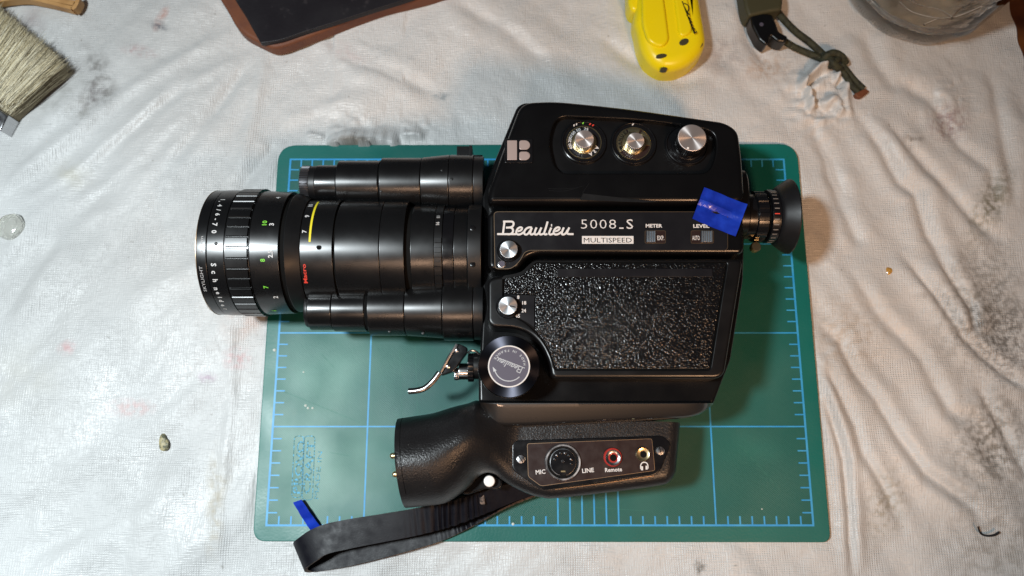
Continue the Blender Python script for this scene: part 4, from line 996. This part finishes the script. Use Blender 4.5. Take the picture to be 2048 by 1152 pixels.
#---------------------------------------------------------------- GRIP
def grip():
    pairs = [((797, 837), (812, 1016)), ((831, 832), (855, 1012)), ((867, 826), (891, 1006)), ((906, 814), (921, 988)), ((935, 807), (940, 972)), ((957, 801), (955, 955)),
             ((990, 815), (972, 946)), ((1008, 836), (989, 949)), ((1022, 843), (1003, 960)), ((1042, 843), (1025, 974)), ((1075, 843), (1057, 989)), ((1108, 843), (1082, 996)), ((1150, 843), (1113, 998)),
             ((1250, 843), (1230, 985)), ((1320, 843), (1318, 973)), ((1346, 844), (1343, 965)), ((1366, 845), (1357, 944))]
    A = smooth_path([(a[0], a[1]) for a, b in pairs], 10); B = smooth_path([(b[0], b[1]) for a, b in pairs], 10)
    def zref(x): t = np.clip((x-930)/120, 0, 1); t = t*t*(3-2*t); return 34+(40-34)*t
    T = np.array([G(p[0], p[1], zref(p[0]))[:2] for p in A]); Bt = np.array([G(p[0], p[1], zref(p[0]))[:2] for p in B])
    pxs = np.array([(a[0]+b[0])/2 for a, b in zip(A, B)]); n = len(T)
    m = 46; w_ = (1-np.cos(np.linspace(0, math.pi, m)))/2
    P = T[:, None, :]*(1-w_)[None, :, None]+Bt[:, None, :]*w_[None, :, None]
    X, Y = P[..., 0], P[..., 1]
    k_end = n-1; kt = int(np.argmin(abs(np.array([p[0] for p in A])-985)))
    Db = dist_poly(X, Y, [tuple(q) for q in Bt]+[tuple(T[-1])])[0]
    Dt = dist_poly(X, Y, [tuple(q) for q in T[:kt]])[0]
    t = np.clip((pxs-925)/110, 0, 1); t = t*t*(3-2*t); tt = t[:, None]
    Rb = 25*(1-tt)+6.5*tt; zt = 58*(1-tt)+40*tt
    def sm(a, b, k=4.0): hh = np.clip(.5+.5*(b-a)/k, 0, 1); return b*(1-hh)+a*hh-k*hh*(1-hh)
    D = sm(Db, Dt, 5.0); D = np.maximum(D, 0)
    D = np.where(w_[None, :] > .999, 0, D); D = np.where((w_[None, :] < .001) & (np.arange(n)[:, None] < kt), 0, D)
    q = np.clip(Rb-D, 0, None); bul = np.sqrt(np.maximum(Rb**2-q**2, 0))
    for _ in range(6):                       # relax the medial crease
        b2 = bul.copy(); b2[1:-1, 1:-1] = (bul[:-2, 1:-1]+bul[2:, 1:-1]+bul[1:-1, :-2]+bul[1:-1, 2:]+bul[1:-1, 1:-1]*2)/6; bul = b2
    Z = zt-Rb+bul
    Z += -.0
    zl = 32*(1-tt)+14*tt; ZB = np.maximum(zl-bul*(1-.3*tt)*.95, .5)
    V = []; idx = lambda i, j, k: (i*m+j)+k*n*m
    for arr in (Z, ZB):
        for i in range(n):
            for j in range(m): V.append((X[i, j], Y[i, j], arr[i, j]))
    F = []
    for i in range(n-1):
        for j in range(m-1):
            F.append((idx(i, j, 0), idx(i, j+1, 0), idx(i+1, j+1, 0), idx(i+1, j, 0))); F.append((idx(i, j, 1), idx(i+1, j, 1), idx(i+1, j+1, 1), idx(i, j+1, 1)))
        for j in (0, m-1): F.append((idx(i, j, 0), idx(i+1, j, 0), idx(i+1, j, 1), idx(i, j, 1)))
    for i in (0, n-1):
        F.append(tuple([idx(i, j, 0) for j in range(m)]+[idx(i, j, 1) for j in range(m-1, -1, -1)]))
    # seam of the end cap
    k = 3; sm_ = [(X[k, j]*.5+X[k+1, j]*.5, Y[k, j]*.5+Y[k+1, j]*.5, (Z[k, j]+Z[k+1, j])/2) for j in range(2, m-12)]
    return weld((V, F, None)), sm_
gm, seam = grip()
GR = part('grip', gm, 'grip_black', sharp=50)
part('grip_seam', tube(seam, .16, 6), 'groove_black', GR)
for (x, y) in ((780, 911.5), (784.5, 948.5)):
    q = G(x, y, 36); part('contact_pin', lathe([(0, .2), (.1, .9), (.6, 1.35), (1.4, 1.5), (9, 1.5)], (q[0], q[1], 36), 'x', 24), 'brass', GR)
# jack plate
ZJ = 40.6
jp = rnd(GP([(1024, 889), (1031, 881), (1326, 871), (1342, 886), (1339, 898), (1320, 943), (1308, 951), (1083, 981), (1029, 943), (1024, 935)], ZJ), [1, 2, 3, 2, 1, 2, 2, 2, 2, 1], 5)
JP = part('jack_plate', slab(jp, 37, ZJ, .5, 3), 'black_gloss')
jb = rnd(GP([(1054.5, 887.5), (1303.5, 877.5), (1309.5, 941), (1082, 972), (1056.5, 953)], ZJ), [1, 1, 1, 1.2, 1.2], 5)
part('jack_label', slab(jb, ZJ-.2, ZJ+.35, .1, 1), 'plate_brown', JP)
part('label_trim', rim(jb, ZJ+.3, .35, .1), 'trim_brass', JP)
zj = ZJ+.42
part('plate_lip', tube([(*G(a, b, ZJ)[:2], ZJ-.15) for a, b in smooth_path([(1110, 978.5), (1200, 967), (1280, 955), (1308, 951)], 5)], .35, 8), 'trim_brass', JP)
hp = [(lambda P: ([(p[0], p[1], zj) for p in P[0]], P[1], None))(ribbon2d(smooth_path([G(a, b, zj)[:2] for a, b in pts], 5), w_)) for pts, w_ in
      (([(1281.5, 938), (1281.3, 931), (1284, 926), (1288.5, 924.5), (1293, 926), (1295.5, 930), (1296, 937)], .5), ([(1284, 940.5), (1284, 932.5)], 1.0), ([(1293.3, 939), (1293.3, 931.5)], 1.0))]
part('lettering', join(text_px('MIC', 1081, 943.5, 8.6, zj, 19.5, math.radians(5), bold=.02), text_px('LINE', 1176, 940.5, 8.6, zj, 23.5, math.radians(5), bold=.02), text_px('Remote', 1227, 939, 8.2, zj, 34, math.radians(3), bold=.02), *hp), 'white_print', JP, smooth=False)
def jack(px, py, prof, m, z=ZJ+.3, n=64, name='socket', par=JP):
    c = G(px, py, z+.8); s = (CAM[2]-z)/FPX
    return part(name, lathe([(a, r*s) for a, r in prof], (c[0], c[1], z), n=n), m, par, origin=(c[0], c[1], z)), c, s
o_, c, s = jack(1126, 924.5, [(-.2, 35), (.9, 35), (1.2, 34), (1.2, 31), (.9, 30), (.2, 28.5)], 'steel', name='din_rim')
o_, c, s = jack(1126, 924.5, [(-.2, 30), (.3, 29.5), (.3, 26), (.1, 25.5), (.1, 0)], 'groove_black', name='din_well')
o_, c, s = jack(1126, 924.5, [(.1, 25), (.9, 25), (1.0, 24), (1.0, 0)], 'black_gloss', name='din_insert')
for k in range(8):
    a = math.radians(-15+k*30) if k < 7 else 0; rr_ = 16.5*s if k < 7 else 0
    q = (c[0]+rr_*math.cos(a), c[1]+rr_*math.sin(a)+(1.5*s if k < 7 else 2*s))
    part('din_contact', lathe([(0, 2.3*s*(1.6 if k == 7 else 1)), (.35, 2.2*s*(1.6 if k == 7 else 1)), (.4, 1.3*s), (.1, 1.1*s), (.1, 0)], (q[0], q[1], ZJ+1.3), n=20), 'dark_metal' if k % 2 else 'black_gloss', JP)
part('din_key', slab(GP([(1120, 946), (1132, 946), (1132, 957), (1120, 957)], ZJ+1), ZJ+.6, ZJ+1.25, .1, 1), 'groove_black', JP)
part('din_tab', slab(GP([(1121.5, 941), (1131, 941), (1131, 944.5), (1121.5, 944.5)], ZJ+1), ZJ+1.0, ZJ+1.5, .1, 1), 'brass', JP)
jack(1225.5, 914.5, [(-.2, 18), (.8, 18), (1.1, 17), (1.1, 14)], 'red_plastic', name='jack_rim')
jack(1226.5, 915.4, [(0, 15.3), (1.2, 15.3), (1.6, 13.5), (1.0, 9), (1.0, 6)], 'steel', name='jack_sleeve')
jack(1226.5, 915.4, [(.9, 7.2), (1.12, 6.6), (1.12, 0)], 'groove_black', name='jack_hole')
jack(1286, 908.5, [(-.2, 13.5), (1.0, 13.5), (1.4, 12), (1.1, 8), (1.1, 6)], 'brass', name='jack_sleeve').__class__
jack(1286.5, 908.8, [(1.0, 6.8), (1.2, 6.2), (1.2, 0)], 'groove_black', name='jack_hole')
for (x, y, an) in ((1041.6, 918.4, 2.2), (1320.5, 901.6, 1.8)):
    o_, c, s = jack(x, y, [(-.3, 9), (.5, 9), (.9, 7.5), (1.05, 4), (1.1, 0)], 'steel', name='screw', z=ZJ-.1)
    part('screw_slot', obox((c[0], c[1]), (math.cos(an), math.sin(an)), 14*s, 1.6*s, ZJ+.8, ZJ+1.05, .02), 'groove_black', JP)
# strap lug under the grip
lug = rnd(GP([(922, 988), (941, 967), (962, 949), (975, 944), (995, 955), (1006, 962), (1004, 975), (996, 981), (972, 977), (950, 985), (935, 990)], 30), 1.5, 4)
LG = part('strap_lug', slab(lug, 14, 29, .8, 3), 'black_paint')
q = G(978.5, 962.5, 34); part('lug_stud', lathe([(0, 2.8), (3.6, 2.8), (4.2, 2.5), (4.4, 1.8), (4.4, 0)], (q[0], q[1], 29), n=40), 'white_plastic', LG, origin=(q[0], q[1], 29))
#---------------------------------------------------------------- WRIST STRAP
def strap():
    st = [  # (far edge px, z), (near edge px, z)
        ((1075, 948), 17, (1082, 985), 11), ((1010, 968), 19, (1030, 1001), 13), ((955, 985), 20, (960, 1030), 14), ((905, 1000), 20, (905, 1051), 15), ((830, 1017), 17, (835, 1070), 15), ((765, 1028), 15, (765, 1084), 14),
        ((700, 1038), 14, (700, 1097), 14), ((655, 1047), 13, (655, 1108), 14), ((622, 1060), 12, (634, 1121), 13.5), ((600, 1075), 10, (619, 1131), 11.5), ((590, 1084), 6, (612, 1138), 8), ((594, 1090), 2.5, (616, 1143), 4.5), ((612, 1090), .8, (634, 1143), 2.2),
        ((670, 1078), .5, (690, 1134), 1.4), ((730, 1065), .5, (750, 1120), 1.2), ((800, 1045), .6, (810, 1104), 1.4), ((870, 1025), .7, (880, 1083), 2.4), ((930, 1005), 1.0, (945, 1053), 4.5), ((1000, 985), 2.0, (1010, 1016), 6.5), ((1060, 965), 3, (1070, 991), 8.5)]
    Fp = smooth_path([G(a[0], a[1], z) for a, z, b, zb in st], 30); Np = smooth_path([G(b[0], b[1], zb) for a, z, b, zb in st], 30)
    n = len(Fp); m = 9; th = 1.9
    C = np.array([[Fp[i]*(1-v)+Np[i]*v for v in np.linspace(0, 1, m)] for i in range(n)])
    # leather wrinkles across the strap where it bends near the grip
    arc = np.r_[0, np.cumsum(np.linalg.norm(np.diff(C[:, m//2], axis=0), axis=1))]
    du = np.gradient(C, axis=0); dv = np.gradient(C, axis=1); Nn = np.cross(du, dv); Nn /= np.linalg.norm(Nn, axis=-1, keepdims=True)+1e-9
    amp = np.exp(-((arc-46)/15)**2)*.62*(arc < 82)+np.exp(-((arc-arc[-1]+38)/14)**2)*.3
    ph = np.array([(lambda q: q-.5*abs(q))(math.sin(a*1.75+2*math.sin(a*.37))) for a in arc])
    C = C+Nn*(amp*ph)[:, None, None]
    A, B = C+Nn*th/2, C-Nn*th/2
    V = [tuple(p) for p in A.reshape(-1, 3)]+[tuple(p) for p in B.reshape(-1, 3)]; F, M = [], []
    k = n*m
    for i in range(n-1):
        for j in range(m-1):
            a = i*m+j; F += [(a, a+1, a+m+1, a+m), (k+a, k+a+m, k+a+m+1, k+a+1)]; M += [0, 0]
        for j in (0, m-1):
            a = i*m+j; F.append((a, a+m, k+a+m, k+a)); M.append(1)
    for i in (0, n-1): F.append(tuple([i*m+j for j in range(m)]+[k+i*m+j for j in range(m-1, -1, -1)])); M.append(1)
    return V, F, M
so = obj('wrist_strap', strap(), ['strap_leather', 'strap_edge'])
tag(so, 'folded black leather wrist strap with raw brown edges, looped at the lower left', 'strap')
q0, q1 = G(962, 980, 22), G(966, 1010, 17.5)
part('frayed_patch', slab(rnd([(q0[0]-1.2, q0[1]), (q0[0]+1.4, q0[1]-1), (q1[0]+1.2, q1[1]), (q1[0]-1.5, q1[1]+.5)], .8, 3), 16.6, 19.6, .5, 2), 'strap_edge', so)
#---------------------------------------------------------------- BLUE TAPE
def sheet(quad, z, th=.12, nx=14, ny=14, f=None):
    Q = [G(*p, zz) for p, zz in zip(quad, z)]
    C = np.array([[(Q[0]*(1-u_)+Q[1]*u_)*(1-v)+(Q[3]*(1-u_)+Q[2]*u_)*v for v in np.linspace(0, 1, ny)] for u_ in np.linspace(0, 1, nx)])
    if f is not None:
        for i in range(nx):
            for j in range(ny): C[i, j, 2] += f(i/(nx-1), j/(ny-1))
    D = C.copy(); D[..., 2] -= th
    V = [tuple(p) for p in C.reshape(-1, 3)]+[tuple(p) for p in D.reshape(-1, 3)]; F = []; k = nx*ny
    for i in range(nx-1):
        for j in range(ny-1): a = i*ny+j; F += [(a, a+1, a+ny+1, a+ny), (k+a, k+a+ny, k+a+ny+1, k+a+1)]
        for j in (0, ny-1): a = i*ny+j; F.append((a, a+ny, k+a+ny, k+a))
    for i in (0, nx-1):
        for j in range(ny-1): a = i*ny+j; F.append((a, a+1, k+a+1, k+a))
    return V, F, None
t1 = obj('blue_tape', sheet([(1408.5, 374.5), (1494.5, 409), (1470.5, 473.5), (1384.5, 437.5)], [ZT+.8, ZT+.9, ZT+1.0, ZT+.8], f=lambda a, b: .85*math.sin(6.2*b*math.pi)*math.exp(-((b-.45)/.2)**2)*(1-.4*a)+.22*math.sin(7*a+2*b)+.12*math.sin(19*a-5*b)+.5*max(0, a-.85)*6), 'blue_film')
tag(t1, 'square scrap of blue tape stuck over the camera body\'s right edge', 'tape', 'scraps of blue tape')
t2 = obj('blue_tape', sheet([(586, 1005), (603, 999), (640, 1052), (622, 1062)], [1.5, 3.0, 2.5, .8], nx=10, ny=24, f=lambda a, b: .9*math.sin(b*3.0)+.25*math.sin(b*17)), 'blue_film')
tag(t2, 'narrow curled strip of blue tape on the mat beside the strap loop', 'tape', 'scraps of blue tape')
#---------------------------------------------------------------- THINGS AROUND
# paint brush
q = G(40, 140, 3)
PB = thing('paint_brush', (q[0], q[1], -3), 'flat paint brush with pale hog bristles poking in at the left edge', 'brush')
TIP = [np.array(G(a, b, 8)) for a, b in ((-30, -2), (126, 126))]; ROOT = [np.array(G(a, b, 8)) for a, b in ((-95, 150), (14, 228))]
cor = slab([tuple(TIP[0][:2]*.97+ROOT[0][:2]*.03), tuple(TIP[1][:2]*.97+ROOT[1][:2]*.03-np.array([1.2, 0])), tuple(ROOT[1][:2]), tuple(ROOT[0][:2])], -2.4, 5.2, 2.0, 4)
BR = obj('bristle_bed', cor, 'bristle_core', PB)
V, F, MI = [], [], []
for k in range(3600):
    v = rng.random(); zl = rng.random(); zz = 5.3+2.3*rng.random()**.7; 
    if v > .93: zz = rng.uniform(-2, 7)
    t = (TIP[0]*(1-v)+TIP[1]*v)*1.0; r = ROOT[0]*(1-v)+ROOT[1]*v
    bend = rng.normal(0, .8); t = t+(t-r)/np.linalg.norm(t-r)*(rng.normal(-.6, 1.0))+np.array([rng.normal(0, 1.3), rng.normal(0, 1.3), 0])
    if rng.random() < .06: t = t+np.array([rng.normal(0, 3), rng.normal(0, 3), 0]); zz += .6
    s0 = rng.uniform(0, .35); ww = rng.uniform(.07, .15); d = (t-r)/np.linalg.norm(t-r); nn = np.array([-d[1], d[0], 0])
    L0 = len(V)
    for w_ in (s0, s0+.33*(1-s0), s0+.66*(1-s0), 1):
        p = r*(1-w_)+t*w_+nn*bend*math.sin(w_*math.pi)*.7; p[2] = (5.0+.35*(zz-5)) if w_ < .05 else zz+.5*math.sin(w_*3.1)-(w_-.8)*2*(w_ > .8)
        tw = ww*(1 if w_ < .99 else .35)
        V += [tuple(p-nn*tw), tuple(p+np.array([0, 0, ww*.8])), tuple(p+nn*tw)]
    mi = int(rng.integers(0, 3)) if zz > 5.5 else 2
    for i in range(3): a = L0+i*3; F += [(a, a+1, a+4, a+3), (a+1, a+2, a+5, a+4)]; MI += [mi, mi]
bo = obj('bristles', (V, F, MI), ['bristle', 'bristle_pale', 'bristle_dark'], PB, smooth=False); bo['kind'] = 'stuff'
fq = [np.array(G(a, b, 7))[:2] for a, b in ((-100, 148), (17, 231), (2, 262), (-120, 190))]
obj('ferrule', slab([tuple(p) for p in fq], -2.6, 7.6, 1.2, 4), 'steel', PB)
# bent tan strip, upper left
def strip_path(pts, w_, h_, z0):
    P = smooth_path([G(a, b, z0) for a, b in pts], 8); L, R = [], []
    Vs = []
    for i, p in enumerate(P):
        t = P[min(i+1, len(P)-1)]-P[max(i-1, 0)]; t /= np.linalg.norm(t); nn = np.array([-t[1], t[0], 0])
        Vs.append([tuple(p-nn*w_/2+[0, 0, -h_/2]), tuple(p+nn*w_/2+[0, 0, -h_/2]), tuple(p+nn*w_/2+[0, 0, h_/2]), tuple(p-nn*w_/2+[0, 0, h_/2])])
    Vv, Fv = rings(Vs); n = len(P); Fv += [(0, 1, 2, 3), tuple(range(4*n-4, 4*n))]; return Vv, Fv, None
to = obj('wooden_clip', join(strip_path([(-30, 12), (20, 3), (60, 1), (100, 9), (148, 21)], 2.2, 5.5, 1.0), strip_path([(30, -12), (80, -3), (130, 8), (152, 12)], 2.6, 5.5, 1.0), strip_path([(149, 23), (155, 17), (160, 5), (156, -2)], 2.4, 5.5, 1.0),
                             slab(rnd(GP([(30, -10), (158, 3), (148, 22), (50, 2)], 1), .8, 3), -2, 2.6, .6, 3)), 'tan_wood')
tag(to, 'bent tan wooden strip with a split end above the paint brush', 'wood strip')
# dark leather pad
dp = rnd(GP([(440, -60), (470, 0), (490, 30), (521, 86), (560, 81), (607, 64), (678, 42), (748, 19), (795, 5), (900, -30), (880, -80)], 9), [2, 8, 8, 1, 6, 10, 10, 10, 10, 3, 3], 5)
q = G(640, 20, 0)
LP_ = thing('leather_pad', (q[0], q[1], -3), 'dark leather-covered pad with brown edges at the top edge of the picture', 'leather pad')
obj('pad_cover', slab(dp, 5.5, 9, .5, 3), 'dark_hide', LP_)
eb = rnd(GP([(415, -60), (441, 0), (455, 21), (474, 56), (490, 73), (521, 89), (547, 101), (570, 97), (626, 75), (701, 45), (767, 21), (853, 0), (930, -20), (880, -80)], 3), [2, 5, 5, 5, 5, 5, 5, 5, 5, 5, 5, 5, 3, 3], 4)
ed = inset(ccw(dp), .5)
obj('pad_edge', slab(eb, -2.8, 5.6, 2.2, 5), 'brown_leather', LP_)
# yellow moulded gadget
q = G(1340, 70, 5)
YG = thing('plastic_gadget', (q[0], q[1], -3), 'bright yellow moulded plastic gadget with dimpled rounded end at the top', 'plastic gadget')
yo = rnd(GP([(1276, -60), (1267, 45), (1272, 62), (1279, 95), (1290, 118), (1305, 134), (1322, 143), (1352, 142), (1382, 130), (1404, 108), (1412, 85), (1408, 55), (1388, -60)], 10), [2, 3, 3, 5, 5, 5, 5, 6, 6, 6, 6, 6, 2], 5)
obj('gadget_shell', slab(yo, -2.5, 15, 7.0, 8), 'yellow_plastic', YG)
y2 = rnd(GP([(1300, -60), (1312, 20), (1324, 62), (1342, 78), (1352, 70), (1345, 30), (1335, -60)], 15), 3, 5)
obj('gadget_ridge', slab(rnd(GP([(1283, -60), (1284, 50), (1296, 88), (1322, 98), (1338, 84), (1330, 20), (1318, -60)], 15), 4, 5), 10, 17.0, 1.8, 6), 'yellow_plastic', YG)
obj('gadget_ridge', slab(rnd(GP([(1340, -60), (1350, 20), (1358, 78), (1385, 68), (1378, 10), (1362, -60)], 15), 4, 5), 10, 16.6, 1.8, 6), 'yellow_plastic', YG)
obj('gadget_collar', slab(rnd(GP([(1255, -60), (1256, 8), (1262, 22), (1275, 26), (1292, 14), (1322, 4), (1310, -60)], 10), 2.5, 5), -2, 11.5, 2.5, 5), 'yellow_plastic', YG)
for (x, y, rx, ry, an) in ((1368, 84, 3.0, 1.9, .5), (1323, 112, 3.2, 1.4, .15), (1400, 92, 2.4, 1.0, .9), (1328, 137, 2.0, .8, 0)):
    zz = 15.2 if y < 90 and x < 1395 else 14.9
    if y > 130: zz = 12.6
    if x > 1395: zz = 12.8
    c = G(x, y, zz); e = [(c[0]+rx*math.cos(t)*math.cos(an)-ry*math.sin(t)*math.sin(an), c[1]+rx*math.cos(t)*math.sin(an)+ry*math.sin(t)*math.cos(an)) for t in np.linspace(0, 2*math.pi, 28)[:-1]]
    obj('dimple', slab(e, zz-3.5, zz+.25, .2, 2), 'hole_dark', YG)
sc = [[(1374, 6), (1384, 12), (1382, 24), (1376, 14)], [(1378, 20), (1386, 30), (1381, 26)], [(1380, 30), (1388, 38)], [(1383, 36), (1390, 44), (1386, 46)], [(1386, 44), (1393, 52)], [(1389, 52), (1396, 58), (1392, 60)], [(1392, 58), (1398, 66), (1400, 62)], [(1371, 2), (1396, 68)]]
V = [(lambda P: ([(p[0], p[1], 16.75) for p in P[0]], P[1], None))(ribbon2d(smooth_path([G(a-7, b, 16.7)[:2] for a, b in pts], 4), .6)) for pts in sc]
obj('lettering', join(*V), 'plate_black', YG, smooth=False)
# cord with knot, toggle and sheath
def cord(name, pts, r, m='olive_cord', **k):
    P = smooth_path([G(a, b, z) for a, b, z in pts], 7); return tube(P, r, 12, **k)
q = G(1600, 80, 0); CO = thing('cord_lanyard', (q[0], q[1], -3), 'olive knotted cord with black toggle and olive sheath, upper right of the camera', 'cord')
obj('cord_loop', join(cord('c', [(1535, -40, 2), (1540, -5, 2), (1560, 30, 1.5), (1590, 62, 1), (1620, 85, .5), (1655, 118, .8)], 2.1), cord('c', [(1565, 80, 2), (1590, 95, .6), (1620, 108, 0), (1650, 120, .6)], 2.0)), 'olive_cord', CO)
kn = []
kn.append(cord('c', [(1646, 126, .5), (1652, 112, 3.5), (1668, 106, 4.5), (1684, 114, 3.5), (1691, 126, .5)], 2.2)); kn.append(cord('c', [(1650, 110, .5), (1662, 122, 4.0), (1672, 132, 3.5), (1682, 140, .5)], 2.3)); kn.append(cord('c', [(1658, 133, .5), (1668, 124, 4.2), (1680, 116, 3)], 2.0))
obj('cord_knot', join(*kn), 'olive_cord', CO)
obj('cord_tail', join(cord('c', [(1683, 128, 1), (1696, 145, 0), (1710, 162, -.4), (1727, 178, -.6)], 1.9), cord('c', [(1676, 134, .8), (1692, 152, 0), (1703, 170, -.4), (1716, 185, -.6)], 1.9)), 'olive_cord', CO)
obj('melted_end', slab(rnd(GP([(1709, 187), (1730, 177), (1739, 183), (1722, 196), (1713, 194)], 0), .6, 3), -2.6, .6, .6, 3), 'brown_leather', CO)
obj('toggle', join(slab(rnd(GP([(1500, 30), (1520, 24), (1545, 28), (1553, 45), (1558, 62), (1577, 72), (1572, 84), (1555, 82), (1541, 70), (1537, 86), (1531, 89), (1518, 78), (1504, 50)], 8), 1.3, 4), -1.5, 8, 1.6, 4)), 'black_satin', CO)
c = G(1523.5, 48, 8.4); obj('toggle_hole', lathe([(0, 1.3), (.2, 1.2), (.25, 0)], (c[0], c[1], 7.9), n=20), 'label_grey', CO)
obj('sheath', slab(rnd(GP([(1478, -60), (1490, 15), (1497, 33), (1528, 26), (1564, 20), (1566, 0), (1555, -60)], 9), 2, 4), -2.5, 9.5, 2.0, 5), 'olive_plastic', CO)
# glass jar
q = G(1838, -52, 0); s = (CAM[2])/FPX*1.12; RJ = 160*s
def jar_prof():
    o = [(0, 0), (0, RJ*.80), (1.2, RJ*.90), (3.5, RJ*.975), (9, RJ), (22, RJ*1.0), (60, RJ*1.0), (70, RJ*.99), (70, RJ*.95), (60, RJ*.94), (20, RJ*.93), (12, RJ*.88), (9, RJ*.70), (8, RJ*.4), (7.5, 0)]
    return o
JT = thing('glass_jar', (q[0], q[1], -3), 'clear fluted glass jar standing in the upper right corner of the cloth', 'jar')
obj('jar_wall', lathe(jar_prof(), (q[0], q[1], -3), n=144, rf=lambda a, z: 1+(.010*math.cos(a*12+z*.12) if 2 < z < 66 else 0)), 'jar_glass', JT, sharp=60)
obj('jar_contents', lathe([(9, RJ*.60), (11, RJ*.80), (14, RJ*.89), (40, RJ*.90), (42, RJ*.88), (42, 0)], (q[0]+.5, q[1]+.5, -3), n=72, rf=lambda a, z: 1+.012*math.sin(a*7+z*.3)), 'cloudy_gel', JT)
for k, pts in enumerate(([(1800, 2), (1825, 22), (1868, 34), (1905, 36)], [(1812, -8), (1838, 8), (1880, 18), (1908, 34)], [(1850, 48), (1880, 36), (1915, 32), (1965, 12)], [(1905, 36), (1925, 14), (1950, -6)])):
    obj('glass_ridge', tube(smooth_path([(*G(a, b, 42)[:2], 41 if k < 4 else 5.5) for a, b in pts], 6), .55, 8), 'jar_glass', JT)
# bead, drops, thread
q = G(20, 453, 0); BD = obj('glass_bead', lathe([(0, 5.5), (.8, 7.2), (2.2, 7.9), (3.8, 7.2), (4.8, 5.6), (5.2, 3.5), (5.3, 0)], (q[0], q[1], -3.0), n=48, rf=lambda a, z: 1+.02*math.cos(a*5)), 'clear_bead')
tag(BD, 'clear glass bead on the cloth at the left edge', 'glass bead')
def blob(name, px, py, rx, ry, h_, m, label, cat, sd):
    c = G(px, py, -2.5); r = random.Random(sd); ph = [r.uniform(0, 6) for _ in range(3)]
    f = lambda a, z: 1+.16*math.cos(2*a+ph[0])+.1*math.cos(3*a+ph[1])
    V, F, M = lathe([(-1, 1), (.0, .98), (h_*.5, .86), (h_*.85, .5), (h_, 0)], (0, 0, 0), n=28, rf=f)
    o = obj(name, ([(c[0]+x*rx, c[1]+y*ry, -3.0+z) for x, y, z in V], F, None), m); tag(o, label, cat); return o
blob('resin_drop', 1777, 543, 2.4, 3.6, 2.2, 'resin', 'amber resin drop on the cloth right of the mat', 'resin drop', 2)
mat('crust', (.42, .36, .20), .45, bump=('noise', 700, .8, .6), var=(500, (.10, .10, .06), .45, .6))
blob('dried_glue', 326, 886, 2.6, 4.6, .9, 'crust', 'crusty yellow grey glue fleck on the cloth left of the mat', 'glue fleck', 4)
P = smooth_path([(*G(a, b, -2)[:2], z) for a, b, z in ((1950, 1052, .6), (1953, 1060, .2), (1960, 1068, -.6), (1972, 1071, -.4), (1984, 1069, .1), (1992, 1063, .6))], 6)
th_ = obj('black_thread', tube(P, .55, 8, rr=[.35+.3*(i/len(P)) for i in range(len(P))]), 'thread'); tag(th_, 'short bent black thread on the cloth at lower right', 'thread')
